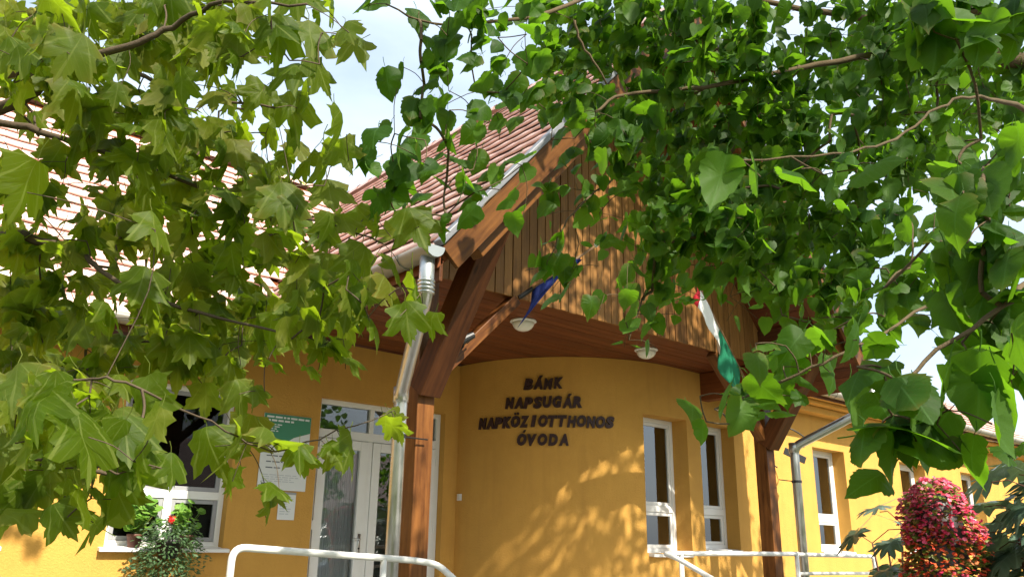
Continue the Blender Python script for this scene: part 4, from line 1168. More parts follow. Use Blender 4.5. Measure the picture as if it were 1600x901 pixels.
MULBERRY_SPRAYS = """
1.27 2.30 3.48 0.04 2 0.105
1.40 2.15 3.45 0.04 1 0.105
1.43 2.00 3.38 0.04 4 0.105
1.56 2.02 3.45 0.04 6 0.105
2.06 2.66 4.05 0.06 9 0.105
1.69 2.03 3.52 0.05 5 0.105
1.66 1.84 3.42 0.04 5 0.105
2.04 2.30 3.87 0.05 8 0.105
2.26 2.37 4.02 0.06 10 0.105
2.79 2.92 4.54 0.07 13 0.105
2.61 2.51 4.22 0.06 12 0.105
3.13 3.05 4.80 0.08 15 0.105
2.72 2.48 4.28 0.06 13 0.105
3.34 2.99 4.84 0.08 15 0.105
2.66 2.22 4.09 0.06 11 0.105
3.34 2.80 4.75 0.07 14 0.105
2.73 2.12 4.09 0.06 10 0.105
3.42 2.67 4.74 0.07 14 0.105
2.90 2.11 4.17 0.06 13 0.105
3.63 2.64 4.84 0.08 17 0.105
2.83 1.92 4.04 0.06 12 0.105
3.56 2.41 4.67 0.07 16 0.105
2.76 1.72 3.87 0.05 11 0.105
3.32 2.08 4.34 0.07 12 0.105
3.01 1.76 4.06 0.06 7 0.105
3.61 2.08 4.51 0.07 7 0.105
3.36 1.79 4.22 0.06 5 0.105
4.22 2.28 4.92 0.08 7 0.105
3.36 1.65 4.16 0.06 6 0.105
3.41 1.55 4.14 0.06 6 0.105
3.71 1.56 4.27 0.06 8 0.105
4.55 1.91 4.88 0.08 10 0.105
3.76 1.45 4.25 0.06 13 0.105
4.51 1.77 4.78 0.08 16 0.105
3.51 1.24 4.00 0.06 11 0.105
4.18 1.49 4.47 0.07 14 0.105
1.57 0.52 2.66 0.02 3 0.105
1.72 0.52 2.73 0.03 4 0.105
1.75 0.47 2.73 0.03 4 0.105
1.74 0.41 2.69 0.03 4 0.105
1.37 2.08 3.28 0.04 1 0.105
1.48 2.08 3.35 0.04 3 0.105
1.56 2.04 3.37 0.04 4 0.105
1.51 1.83 3.23 0.04 2 0.105
1.55 1.73 3.21 0.04 2 0.105
2.41 2.53 3.99 0.06 11 0.105
2.90 3.03 4.49 0.07 13 0.105
2.72 2.64 4.20 0.07 13 0.105
3.41 3.31 4.87 0.08 17 0.105
2.74 2.46 4.13 0.06 12 0.105
3.23 2.91 4.58 0.07 14 0.105
2.78 2.33 4.10 0.06 12 0.105
3.32 2.77 4.53 0.07 14 0.105
2.94 2.29 4.14 0.06 13 0.105
3.42 2.70 4.57 0.07 14 0.105
2.85 2.06 3.97 0.06 12 0.105
3.42 2.47 4.44 0.07 14 0.105
2.61 1.77 3.72 0.05 10 0.105
3.44 2.34 4.37 0.07 14 0.105
2.75 1.71 3.73 0.05 10 0.105
3.43 2.14 4.26 0.07 13 0.105
3.10 1.80 3.96 0.06 12 0.105
3.69 2.17 4.42 0.07 15 0.105
3.25 1.76 4.01 0.06 3 0.105
3.37 1.69 4.02 0.06 3 0.105
3.72 1.73 4.23 0.06 7 0.105
3.92 1.68 4.28 0.07 6 0.105
4.90 2.10 4.92 0.08 8 0.105
3.64 1.44 4.02 0.06 13 0.105
4.64 1.80 4.70 0.08 17 0.105
3.45 1.24 3.85 0.06 11 0.105
4.35 1.55 4.40 0.07 14 0.105
1.61 0.53 2.63 0.03 4 0.105
1.64 0.50 2.61 0.03 4 0.105
1.61 0.44 2.58 0.02 3 0.105
1.80 0.44 2.66 0.03 4 0.105
1.39 2.25 3.27 0.04 1 0.105
1.40 2.12 3.23 0.04 1 0.105
1.61 2.26 3.38 0.05 6 0.105
1.56 2.04 3.26 0.04 2 0.105
1.50 1.79 3.10 0.04 2 0.105
1.70 1.89 3.24 0.04 4 0.105
2.51 2.63 3.97 0.06 12 0.105
3.05 3.18 4.47 0.08 15 0.105
2.59 2.52 3.92 0.06 12 0.105
3.07 2.96 4.34 0.07 13 0.105
2.65 2.40 3.91 0.06 11 0.105
3.32 2.98 4.46 0.08 14 0.105
2.88 2.45 4.02 0.06 13 0.105
3.44 2.93 4.51 0.08 15 0.105
2.96 2.31 3.99 0.06 12 0.105
3.53 2.75 4.47 0.07 15 0.105
2.75 2.00 3.75 0.06 12 0.105
3.58 2.62 4.39 0.07 16 0.105
2.71 1.86 3.68 0.05 10 0.105
3.48 2.36 4.27 0.07 14 0.105
2.99 1.89 3.81 0.06 12 0.105
3.80 2.41 4.41 0.07 16 0.105
3.10 1.82 3.84 0.06 12 0.105
3.90 2.29 4.39 0.07 16 0.105
3.13 1.70 3.79 0.06 12 0.105
3.76 2.03 4.24 0.07 14 0.105
3.45 1.75 3.96 0.06 6 0.105
3.81 1.79 4.10 0.07 6 0.105
4.53 2.12 4.58 0.08 7 0.105
3.72 1.62 4.01 0.06 8 0.105
4.62 2.00 4.59 0.08 9 0.105
3.54 1.42 3.82 0.06 12 0.105
4.41 1.75 4.36 0.07 15 0.105
3.69 1.34 3.87 0.06 12 0.105
4.70 1.71 4.48 0.07 16 0.105
3.77 1.26 3.85 0.06 12 0.105
4.78 1.58 4.44 0.07 16 0.105
3.58 1.10 3.69 0.05 10 0.105
4.61 1.43 4.29 0.07 14 0.105
3.71 1.03 3.71 0.05 6 0.105
4.53 1.26 4.17 0.07 7 0.105
4.25 1.05 3.97 0.06 13 0.105
5.20 1.29 4.51 0.07 16 0.105
1.28 2.07 3.05 0.04 1 0.105
1.48 2.21 3.21 0.04 1 0.105
1.67 2.32 3.31 0.05 3 0.105
1.62 2.08 3.18 0.04 1 0.105
1.73 2.06 3.21 0.05 6 0.105
2.12 2.56 3.61 0.06 8 0.105
1.93 2.15 3.35 0.05 5 0.105
2.48 2.56 3.76 0.06 11 0.105
3.16 3.29 4.36 0.08 15 0.105
2.41 2.35 3.64 0.06 9 0.105
2.86 2.80 4.01 0.07 12 0.105
2.61 2.37 3.71 0.06 8 0.105
2.83 2.38 3.82 0.06 9 0.105
2.77 2.18 3.72 0.06 11 0.105
3.56 2.83 4.35 0.08 15 0.105
2.81 2.05 3.65 0.06 12 0.105
3.35 2.47 4.09 0.07 14 0.105
3.08 2.12 3.81 0.06 13 0.105
3.84 2.64 4.34 0.08 17 0.105
3.24 2.04 3.84 0.06 14 0.105
3.81 2.43 4.23 0.07 15 0.105
3.10 1.83 3.71 0.06 11 0.105
3.70 2.16 4.07 0.07 14 0.105
3.18 1.76 3.70 0.06 11 0.105
4.09 2.23 4.25 0.07 16 0.105
3.49 1.77 3.83 0.06 13 0.105
4.14 2.11 4.24 0.07 16 0.105
3.52 1.64 3.78 0.06 7 0.105
4.32 2.02 4.29 0.07 9 0.105
3.39 1.49 3.64 0.06 12 0.105
4.21 1.83 4.14 0.07 14 0.105
3.62 1.46 3.76 0.06 7 0.105
4.56 1.85 4.31 0.07 9 0.105
3.92 1.46 3.87 0.06 7 0.105
4.59 1.70 4.26 0.07 9 0.105
3.84 1.32 3.78 0.06 5 0.105
4.94 1.67 4.39 0.08 6 0.105
3.82 1.18 3.68 0.06 7 0.105
4.83 1.52 4.27 0.07 8 0.105
4.11 1.17 3.82 0.06 7 0.105
5.25 1.48 4.44 0.08 10 0.105
4.30 1.09 3.85 0.06 13 0.105
5.23 1.36 4.33 0.08 16 0.105
1.47 2.21 3.07 0.04 6 0.105
1.96 2.90 3.55 0.06 9 0.105
1.62 2.24 3.17 0.05 2 0.105
1.76 2.26 3.21 0.05 2 0.105
1.99 2.41 3.37 0.05 2 0.105
2.00 2.26 3.32 0.05 3 0.105
2.37 2.48 3.55 0.06 4 0.105
2.41 2.32 3.49 0.06 4 0.105
2.57 2.35 3.55 0.06 10 0.105
3.28 2.99 4.09 0.07 14 0.105
2.59 2.19 3.50 0.06 9 0.105
3.31 2.82 4.06 0.07 13 0.105
2.66 2.08 3.47 0.06 10 0.105
3.18 2.51 3.88 0.07 11 0.105
3.02 2.24 3.68 0.06 13 0.105
3.81 2.83 4.24 0.08 17 0.105
3.34 2.30 3.85 0.07 15 0.105
3.97 2.71 4.25 0.08 18 0.105
3.30 2.11 3.73 0.06 14 0.105
4.05 2.57 4.20 0.08 17 0.105
3.25 1.92 3.64 0.06 13 0.105
4.05 2.41 4.18 0.07 17 0.105
3.39 1.88 3.70 0.06 13 0.105
3.97 2.22 4.04 0.07 15 0.105
3.36 1.72 3.59 0.06 12 0.105
4.09 2.11 4.03 0.07 15 0.105
3.13 1.49 3.42 0.05 3 0.105
3.29 1.45 3.46 0.05 5 0.105
4.05 1.77 3.91 0.07 7 0.105
3.74 1.53 3.68 0.06 13 0.105
4.70 1.89 4.18 0.08 17 0.105
3.93 1.46 3.73 0.06 7 0.105
4.80 1.82 4.20 0.08 9 0.105
3.96 1.36 3.68 0.06 5 0.105
4.92 1.69 4.20 0.08 6 0.105
4.26 1.33 3.79 0.06 6 0.105
5.20 1.62 4.27 0.08 7 0.105
4.43 1.27 3.83 0.06 8 0.105
5.50 1.60 4.37 0.08 11 0.105
4.12 1.07 3.62 0.06 12 0.105
5.01 1.31 4.09 0.07 15 0.105
1.17 2.03 2.80 0.04 1 0.105
1.33 2.15 2.93 0.04 2 0.105
1.40 2.07 2.90 0.04 1 0.105
1.60 2.23 3.03 0.05 2 0.105
1.91 2.45 3.24 0.05 3 0.105
2.06 2.47 3.29 0.05 1 0.105
2.42 2.52 3.44 0.06 1 0.105
2.53 2.47 3.47 0.06 1 0.105
2.51 2.29 3.40 0.06 7 0.105
2.47 2.08 3.29 0.05 9 0.105
3.01 2.54 3.67 0.06 11 0.105
2.76 2.17 3.43 0.06 10 0.105
3.37 2.69 3.85 0.07 12 0.105
3.17 2.35 3.63 0.06 14 0.105
4.03 2.94 4.19 0.08 19 0.105
3.29 2.24 3.65 0.06 14 0.105
4.05 2.81 4.13 0.08 18 0.105
3.26 2.11 3.60 0.06 13 0.105
3.85 2.47 3.93 0.07 15 0.105
3.45 2.07 3.62 0.06 14 0.105
4.18 2.48 4.04 0.08 17 0.105
3.48 1.93 3.58 0.06 14 0.105
4.33 2.42 4.08 0.08 17 0.105
3.16 1.65 3.38 0.05 11 0.105
4.16 2.17 3.96 0.07 15 0.105
3.11 1.50 3.29 0.05 3 0.105
3.47 1.54 3.45 0.06 6 0.105
4.14 1.84 3.78 0.07 7 0.105
3.72 1.53 3.51 0.06 12 0.105
4.62 1.92 3.98 0.07 17 0.105
3.79 1.42 3.51 0.06 7 0.105
4.85 1.83 4.05 0.08 9 0.105
4.12 1.43 3.63 0.06 5 0.105
4.85 1.70 3.98 0.07 6 0.105
1.84 0.60 2.48 0.03 2 0.105
1.75 0.52 2.43 0.03 1 0.105
1.58 0.42 2.33 0.02 2 0.105
1.36 2.36 2.90 0.04 4 0.105
1.38 2.22 2.85 0.04 4 0.105
1.38 2.03 2.80 0.04 4 0.105
1.68 2.32 3.00 0.05 2 0.105
1.89 2.43 3.08 0.05 2 0.105
1.86 2.21 3.00 0.05 3 0.105
1.82 2.05 2.94 0.04 2 0.105
2.64 2.59 3.41 0.06 4 0.105
2.55 2.31 3.27 0.06 3 0.105
2.64 2.26 3.30 0.06 10 0.105
3.23 2.77 3.67 0.07 12 0.105
2.97 2.37 3.42 0.06 11 0.105
3.58 2.82 3.82 0.07 13 0.105
3.08 2.26 3.44 0.06 13 0.105
3.93 2.93 3.95 0.08 18 0.105
2.96 2.04 3.32 0.06 11 0.105
3.63 2.52 3.72 0.07 15 0.105
3.16 2.06 3.39 0.06 12 0.105
3.89 2.49 3.78 0.07 15 0.105
3.41 2.03 3.45 0.06 13 0.105
4.25 2.56 3.91 0.08 18 0.105
3.26 1.83 3.34 0.06 12 0.105
4.10 2.28 3.76 0.07 15 0.105
3.14 1.65 3.25 0.05 10 0.105
4.20 2.17 3.78 0.07 15 0.105
3.40 1.65 3.34 0.06 7 0.105
4.15 2.00 3.72 0.07 8 0.105
3.59 1.63 3.37 0.06 12 0.105
4.33 1.93 3.72 0.07 14 0.105
3.51 1.46 3.30 0.06 11 0.105
4.52 1.86 3.78 0.07 15 0.105
3.74 1.45 3.38 0.06 12 0.105
4.81 1.83 3.88 0.07 16 0.105
4.16 1.47 3.52 0.06 8 0.105
4.98 1.75 3.90 0.08 9 0.105
1.71 0.56 2.38 0.03 2 0.105
1.60 0.48 2.30 0.02 3 0.105
1.66 0.45 2.31 0.02 2 0.105
1.50 2.57 2.91 0.05 2 0.105
1.44 2.29 2.81 0.04 6 0.105
1.84 2.90 3.12 0.05 8 0.105
1.50 2.22 2.79 0.04 1 0.105
1.73 2.40 2.93 0.05 1 0.105
1.68 2.15 2.82 0.04 5 0.105
1.62 1.93 2.74 0.04 1 0.105
2.65 2.77 3.31 0.06 9 0.105
2.68 2.60 3.29 0.06 4 0.105
2.75 2.50 3.28 0.06 4 0.105
3.02 2.55 3.39 0.06 5 0.105
3.05 2.43 3.36 0.06 12 0.105
3.63 2.86 3.68 0.07 14 0.105
2.88 2.12 3.18 0.06 11 0.105
3.66 2.71 3.64 0.07 15 0.105
2.82 1.97 3.14 0.05 10 0.105
3.57 2.46 3.50 0.07 13 0.105
3.12 2.00 3.21 0.06 11 0.105
3.69 2.40 3.52 0.07 14 0.105
3.14 1.92 3.22 0.06 11 0.105
4.13 2.49 3.67 0.07 16 0.105
3.16 1.78 3.17 0.06 11 0.105
3.81 2.16 3.48 0.07 13 0.105
3.49 1.84 3.28 0.06 12 0.105
4.44 2.33 3.75 0.08 17 0.105
3.82 1.85 3.38 0.06 7 0.105
3.69 1.66 3.30 0.06 5 0.105
4.40 1.97 3.63 0.07 5 0.105
3.57 1.50 3.20 0.06 6 0.105
4.53 1.90 3.61 0.07 8 0.105
3.87 1.50 3.30 0.06 6 0.105
4.67 1.81 3.65 0.07 8 0.105
3.95 1.41 3.26 0.06 7 0.105
5.07 1.81 3.76 0.08 9 0.105
1.47 0.48 2.21 0.02 3 0.105
1.54 0.47 2.23 0.02 2 0.105
1.77 0.49 2.31 0.02 3 0.105
1.55 2.44 2.78 0.05 2 0.105
1.68 2.32 2.78 0.05 1 0.105
1.52 1.93 2.60 0.04 1 0.105
1.88 2.11 2.76 0.05 2 0.105
2.56 2.68 3.15 0.06 2 0.105
2.68 2.63 3.17 0.06 2 0.105
3.01 2.76 3.31 0.07 4 0.105
3.18 2.72 3.31 0.07 4 0.105
2.97 2.38 3.15 0.06 11 0.105
3.85 3.05 3.62 0.08 15 0.105
2.85 2.12 3.04 0.06 11 0.105
3.62 2.72 3.46 0.07 15 0.105
2.98 2.09 3.09 0.06 12 0.105
3.93 2.71 3.55 0.07 16 0.105
3.04 1.99 3.06 0.06 12 0.105
3.65 2.37 3.36 0.07 13 0.105
3.01 1.85 3.00 0.05 10 0.105
3.73 2.29 3.37 0.07 13 0.105
3.36 1.90 3.12 0.06 12 0.105
4.30 2.42 3.57 0.07 17 0.105
3.86 2.03 3.32 0.07 15 0.105
4.54 2.38 3.62 0.08 17 0.105
3.93 1.95 3.29 0.06 8 0.105
4.79 2.33 3.68 0.08 9 0.105
3.07 1.41 2.89 0.05 9 0.105
3.82 1.73 3.21 0.06 11 0.105
3.16 1.33 2.91 0.05 4 0.105
3.16 1.24 2.86 0.05 4 0.105
3.95 1.54 3.19 0.06 5 0.105
2.82 1.02 2.72 0.04 1 0.105
1.38 0.46 2.13 0.02 1 0.105
1.61 0.49 2.20 0.02 3 0.105
1.78 0.50 2.26 0.02 3 0.105
2.49 2.59 2.96 0.06 3 0.105
2.79 2.70 3.06 0.06 1 0.105
3.08 2.80 3.19 0.07 2 0.105
3.01 2.59 3.11 0.06 3 0.105
2.92 2.32 2.99 0.06 11 0.105
3.76 3.04 3.43 0.08 15 0.105
3.04 2.28 3.02 0.06 12 0.105
3.84 2.86 3.38 0.07 16 0.105
3.11 2.17 3.03 0.06 12 0.105
3.97 2.78 3.42 0.07 17 0.105
2.98 1.94 2.91 0.05 10 0.105
3.58 2.33 3.17 0.07 12 0.105
3.12 1.89 2.92 0.06 11 0.105
3.88 2.36 3.26 0.07 14 0.105
3.55 2.04 3.08 0.06 13 0.105
4.31 2.45 3.42 0.07 16 0.105
3.77 1.99 3.14 0.06 14 0.105
4.77 2.56 3.55 0.08 19 0.105
3.70 1.84 3.09 0.06 13 0.105
4.49 2.24 3.40 0.07 16 0.105
3.12 1.46 2.80 0.05 9 0.105
3.95 1.80 3.13 0.06 12 0.105
3.29 1.41 2.86 0.05 9 0.105
4.01 1.73 3.13 0.06 11 0.105
3.06 1.20 2.74 0.05 3 0.105
2.80 1.03 2.63 0.04 3 0.105
3.72 1.35 2.95 0.06 5 0.105
1.54 0.51 2.14 0.02 1 0.105
1.68 0.52 2.19 0.02 3 0.105
1.68 0.48 2.16 0.02 3 0.105
2.46 2.74 2.85 0.06 1 0.105
2.55 2.68 2.87 0.06 8 0.105
2.80 2.75 2.95 0.06 5 0.105
2.81 2.59 2.92 0.06 1 0.105
2.76 2.36 2.85 0.06 2 0.105
2.99 2.39 2.90 0.06 8 0.105
3.23 2.44 2.97 0.06 7 0.105
3.94 2.95 3.28 0.08 9 0.105
3.18 2.24 2.91 0.06 5 0.105
3.98 2.82 3.25 0.07 7 0.105
3.19 2.08 2.86 0.06 6 0.105
4.05 2.68 3.24 0.07 8 0.105
3.45 2.13 2.96 0.06 13 0.105
4.12 2.51 3.22 0.07 16 0.105
3.60 2.05 2.98 0.06 13 0.105
4.30 2.47 3.23 0.07 16 0.105
3.45 1.84 2.86 0.06 11 0.105
4.27 2.31 3.19 0.07 15 0.105
3.52 1.76 2.86 0.06 11 0.105
4.18 2.08 3.10 0.07 13 0.105
3.11 1.44 2.71 0.05 8 0.105
3.92 1.82 2.98 0.06 11 0.105
3.15 1.35 2.68 0.05 2 0.105
3.00 1.20 2.61 0.05 2 0.105
4.05 1.64 2.96 0.06 4 0.105
3.21 1.21 2.66 0.05 5 0.105
4.39 1.63 3.06 0.06 7 0.105
1.76 0.60 2.17 0.03 4 0.105
1.69 0.54 2.14 0.02 2 0.105
1.63 0.47 2.11 0.02 2 0.105
2.73 2.85 2.82 0.06 2 0.105
2.54 2.31 2.65 0.05 1 0.105
2.69 2.31 2.68 0.05 3 0.105
3.07 2.47 2.82 0.06 8 0.105
3.21 2.43 2.84 0.06 5 0.105
4.06 3.05 3.13 0.08 7 0.105
3.28 2.32 2.80 0.06 2 0.105
3.56 2.35 2.87 0.06 4 0.105
3.69 2.30 2.92 0.06 8 0.105
4.44 2.75 3.15 0.08 9 0.105
3.44 1.99 2.79 0.06 7 0.105
4.40 2.57 3.13 0.08 9 0.105
3.28 1.77 2.68 0.05 6 0.105
4.05 2.20 2.94 0.07 8 0.105
3.50 1.77 2.73 0.06 11 0.105
4.28 2.15 3.02 0.07 14 0.105
2.91 1.36 2.53 0.05 7 0.105
3.73 1.77 2.80 0.06 10 0.105
2.87 1.25 2.51 0.04 4 0.105
3.95 1.73 2.84 0.06 6 0.105
3.17 1.30 2.57 0.05 8 0.105
4.24 1.73 2.90 0.06 12 0.105
3.66 1.38 2.71 0.05 5 0.105
4.83 1.81 3.02 0.07 8 0.105
1.85 0.63 2.14 0.03 1 0.105
1.70 0.55 2.09 0.02 2 0.105
1.72 0.51 2.08 0.02 3 0.105
2.52 2.33 2.56 0.05 1 0.105
2.83 2.45 2.63 0.06 2 0.105
3.03 2.45 2.68 0.06 4 0.105
3.11 2.34 2.68 0.06 1 0.105
3.74 2.50 2.80 0.07 1 0.105
3.63 2.24 2.74 0.06 1 0.105
3.37 1.95 2.65 0.06 2 0.105
3.45 1.88 2.62 0.06 5 0.105
3.56 1.80 2.65 0.06 4 0.105
4.34 2.20 2.88 0.07 6 0.105
2.70 1.27 2.38 0.04 3 0.105
3.62 1.72 2.64 0.06 5 0.105
2.87 1.26 2.41 0.04 2 0.105
3.41 1.41 2.54 0.05 5 0.105
3.67 1.40 2.60 0.05 5 0.105
1.76 0.62 2.07 0.03 2 0.105
1.78 0.57 2.05 0.02 3 0.105
1.83 0.55 2.06 0.02 3 0.105
3.01 2.61 2.55 0.06 2 0.105
2.97 2.38 2.50 0.06 1 0.105
1.86 1.16 2.12 0.03 1 0.105
1.94 1.12 2.12 0.03 2 0.105
2.81 1.63 2.36 0.05 3 0.105
2.05 1.12 2.14 0.03 2 0.105
2.78 1.52 2.34 0.05 3 0.105
1.99 1.03 2.11 0.03 2 0.105
1.97 0.94 2.11 0.03 1 0.105
2.17 0.96 2.13 0.03 2 0.105
1.67 0.59 1.99 0.02 2 0.105
1.83 0.60 2.02 0.03 3 0.105
1.81 0.55 2.01 0.02 3 0.105
1.82 1.13 2.05 0.03 1 0.105
2.82 1.76 2.27 0.05 2 0.105
2.04 1.19 2.09 0.03 1 0.105
2.87 1.68 2.26 0.05 3 0.105
2.10 1.15 2.08 0.03 2 0.105
2.07 1.07 2.06 0.03 1 0.105
2.87 1.49 2.24 0.05 2 0.105
1.56 0.75 1.95 0.02 1 0.105
1.64 0.74 1.96 0.02 2 0.105
1.69 0.57 1.94 0.02 2 0.105
1.66 0.50 1.92 0.02 3 0.105
1.66 1.20 1.96 0.03 1 0.105
1.66 1.12 1.95 0.03 2 0.105
1.88 1.18 1.99 0.03 2 0.105
2.80 1.78 2.16 0.05 4 0.105
2.03 1.20 2.01 0.03 1 0.105
3.09 1.82 2.21 0.05 3 0.105
2.07 1.15 2.00 0.03 1 0.105
1.72 0.84 1.93 0.03 1 0.105
1.62 0.73 1.89 0.02 1 0.105
1.43 0.60 1.86 0.02 2 0.105
1.63 0.51 1.88 0.02 1 0.105
1.68 1.20 1.90 0.03 1 0.105
1.81 1.22 1.91 0.03 1 0.105
1.94 1.24 1.92 0.03 1 0.105
1.51 0.69 1.83 0.02 1 0.105
1.51 0.64 1.83 0.02 2 0.105
1.60 0.63 1.83 0.02 2 0.105
1.52 0.51 1.81 0.02 1 0.105
1.50 0.68 1.78 0.02 2 0.105
1.67 0.72 1.80 0.02 3 0.105
1.70 0.68 1.80 0.02 1 0.105
1.61 0.60 1.78 0.02 2 0.105
1.84 0.58 1.81 0.02 2 0.105
1.57 0.72 1.74 0.02 1 0.105
1.58 1.05 2.46 0.01 1 0.115
1.65 0.98 2.47 0.01 1 0.115
1.72 0.91 2.49 0.01 1 0.115
1.81 0.90 2.50 0.01 1 0.115
1.76 0.75 2.46 0.01 1 0.115
1.82 0.82 2.49 0.01 1 0.115
1.89 0.64 2.47 0.01 1 0.115
1.77 0.53 2.32 0.01 1 0.115
1.51 0.67 1.84 0.01 1 0.140
1.44 0.69 1.78 0.01 1 0.140
1.55 0.65 1.79 0.01 1 0.140
1.58 0.60 1.85 0.01 1 0.140
1.63 0.55 1.90 0.01 1 0.140
1.53 0.46 1.96 0.01 1 0.140
2.76 2.02 4.59 0.30 20 0.115
6.11 0.29 4.54 0.30 20 0.115
3.65 -0.86 5.17 0.30 20 0.115
4.10 1.15 5.09 0.30 20 0.115
4.18 1.70 5.60 0.30 20 0.115
5.43 1.41 7.89 0.30 20 0.115
4.96 1.30 6.27 0.30 20 0.115
6.08 0.87 5.33 0.30 20 0.115
6.19 2.64 6.71 0.30 20 0.115
5.44 0.74 4.91 0.30 20 0.115
3.79 0.19 5.93 0.30 20 0.115
6.30 -0.33 7.57 0.30 20 0.115
5.07 0.44 7.17 0.30 20 0.115
5.55 0.00 5.78 0.30 20 0.115
4.04 -0.55 4.13 0.30 20 0.115
6.02 -0.84 4.03 0.30 20 0.115
5.55 0.73 6.39 0.30 20 0.115
3.24 3.15 5.60 0.30 20 0.115
4.57 0.07 5.29 0.30 20 0.115
6.18 0.11 7.03 0.30 20 0.115
4.56 1.58 6.21 0.30 20 0.115
2.86 0.99 6.16 0.30 20 0.115
3.57 0.56 6.69 0.30 20 0.115
6.39 -0.92 6.66 0.30 20 0.115
4.88 0.46 5.79 0.30 20 0.115
6.59 1.35 3.73 0.30 20 0.115
6.14 1.07 6.01 0.30 20 0.115
6.40 -0.05 5.15 0.30 20 0.115
3.46 -0.37 4.63 0.30 20 0.115
2.97 0.94 5.14 0.30 20 0.115
4.98 0.25 4.48 0.30 20 0.115
6.06 -1.53 6.51 0.30 20 0.115
4.96 0.75 5.57 0.30 20 0.115
5.37 0.13 5.24 0.30 20 0.115
5.07 0.64 7.49 0.30 20 0.115
5.50 0.31 4.88 0.30 20 0.115
8.33 1.56 5.83 0.30 20 0.115
5.02 0.70 7.46 0.30 20 0.115
4.60 1.26 6.70 0.30 20 0.115
7.74 1.19 6.86 0.30 20 0.115
8.34 0.69 6.45 0.30 20 0.115
6.32 0.16 7.78 0.30 20 0.115
4.79 1.85 6.04 0.30 20 0.115
4.96 0.55 5.51 0.30 20 0.115
5.22 0.35 5.10 0.30 20 0.115
6.00 -1.34 6.02 0.30 20 0.115
5.07 1.17 5.36 0.30 20 0.115
6.31 0.81 7.19 0.30 20 0.115
4.41 0.97 5.57 0.30 20 0.115
6.32 0.33 5.58 0.30 20 0.115
6.42 -0.26 6.54 0.30 20 0.115
5.23 -0.67 5.96 0.30 20 0.115
3.34 -0.87 6.23 0.30 20 0.115
2.76 1.12 5.58 0.30 20 0.115
3.15 1.01 4.56 0.30 20 0.115
4.27 0.70 4.66 0.30 20 0.115
6.75 0.28 4.48 0.30 20 0.115
5.59 1.30 6.89 0.30 20 0.115
6.28 1.69 7.26 0.30 20 0.115
4.98 3.20 6.40 0.30 20 0.115
2.95 2.36 5.06 0.30 20 0.115
8.29 0.89 6.18 0.30 20 0.115
5.28 -0.43 4.01 0.30 20 0.115
5.60 0.60 5.78 0.30 20 0.115
3.57 -0.70 4.69 0.30 20 0.115
4.59 -1.26 5.06 0.30 20 0.115
4.71 -0.90 7.05 0.30 20 0.115
3.96 1.05 5.11 0.30 20 0.115
6.09 0.93 6.61 0.30 20 0.115
4.17 0.09 7.54 0.30 20 0.115
6.85 -0.20 6.73 0.30 20 0.115
6.15 -0.66 4.63 0.30 20 0.115
5.74 -0.12 6.23 0.30 20 0.115
6.37 1.17 3.29 0.30 20 0.115
6.49 -0.72 5.20 0.30 20 0.115
5.55 -0.65 4.10 0.30 20 0.115
3.32 1.03 6.25 0.30 20 0.115
5.77 2.41 6.47 0.30 20 0.115
5.70 -0.50 7.24 0.30 20 0.115
2.73 1.49 4.99 0.30 20 0.115
8.35 1.26 6.36 0.30 20 0.115
8.15 1.15 5.85 0.30 20 0.115
2.53 2.08 5.04 0.30 20 0.115
7.87 0.96 6.88 0.30 20 0.115
5.31 2.04 6.17 0.30 20 0.115
6.99 0.31 6.38 0.30 20 0.115
3.32 -0.42 4.64 0.30 20 0.115
3.40 -0.16 4.95 0.30 20 0.115
3.55 0.12 6.51 0.30 20 0.115
5.06 -0.38 6.80 0.30 20 0.115
6.45 -1.32 5.23 0.30 20 0.115
3.51 0.37 5.81 0.30 20 0.115
3.50 0.73 7.17 0.30 20 0.115
4.20 -0.11 5.16 0.30 20 0.115
6.73 0.86 6.17 0.30 20 0.115
5.40 1.82 5.83 0.30 20 0.115
6.16 -0.48 4.78 0.30 20 0.115
5.67 3.24 7.00 0.30 20 0.115
4.27 1.29 5.44 0.30 20 0.115
6.06 0.32 4.45 0.30 20 0.115
7.01 1.76 6.85 0.30 20 0.115
5.74 -0.68 5.46 0.30 20 0.115
3.68 2.18 7.35 0.30 20 0.115
4.28 0.93 6.21 0.30 20 0.115
2.50 0.60 5.63 0.30 20 0.115
7.04 1.57 6.86 0.30 20 0.115
5.66 0.06 4.21 0.30 20 0.115
3.76 0.28 5.47 0.30 20 0.115
3.95 0.51 3.84 0.30 20 0.115
2.44 2.11 6.02 0.30 20 0.115
5.24 0.58 7.92 0.30 20 0.115
4.81 -0.71 6.26 0.30 20 0.115
4.62 0.52 7.55 0.30 20 0.115
8.15 0.91 6.80 0.30 20 0.115
7.19 0.60 7.51 0.30 20 0.115
2.83 1.00 5.97 0.30 20 0.115
4.20 3.10 6.37 0.30 20 0.115
6.72 -0.80 4.29 0.30 20 0.115
4.24 -0.13 5.00 0.30 20 0.115
5.34 0.78 5.95 0.30 20 0.115
6.67 -0.97 4.44 0.30 20 0.115
7.24 0.10 7.20 0.30 20 0.115
6.67 0.75 5.35 0.30 20 0.115
4.39 -0.63 6.55 0.30 20 0.115
5.50 2.21 6.10 0.30 20 0.115
8.35 1.27 6.22 0.30 20 0.115
4.15 -1.40 5.85 0.30 20 0.115
6.81 -0.61 4.51 0.30 20 0.115
6.54 -0.23 6.72 0.30 20 0.115
5.40 -0.86 6.28 0.30 20 0.115
7.04 1.27 6.85 0.30 20 0.115
5.84 2.04 6.92 0.30 20 0.115
7.15 1.82 8.32 0.30 20 0.115
6.60 2.16 8.36 0.30 20 0.115
9.52 1.82 7.46 0.30 20 0.115
6.00 2.75 8.09 0.30 20 0.115
6.42 3.74 7.83 0.30 20 0.115
6.52 2.73 8.04 0.30 20 0.115
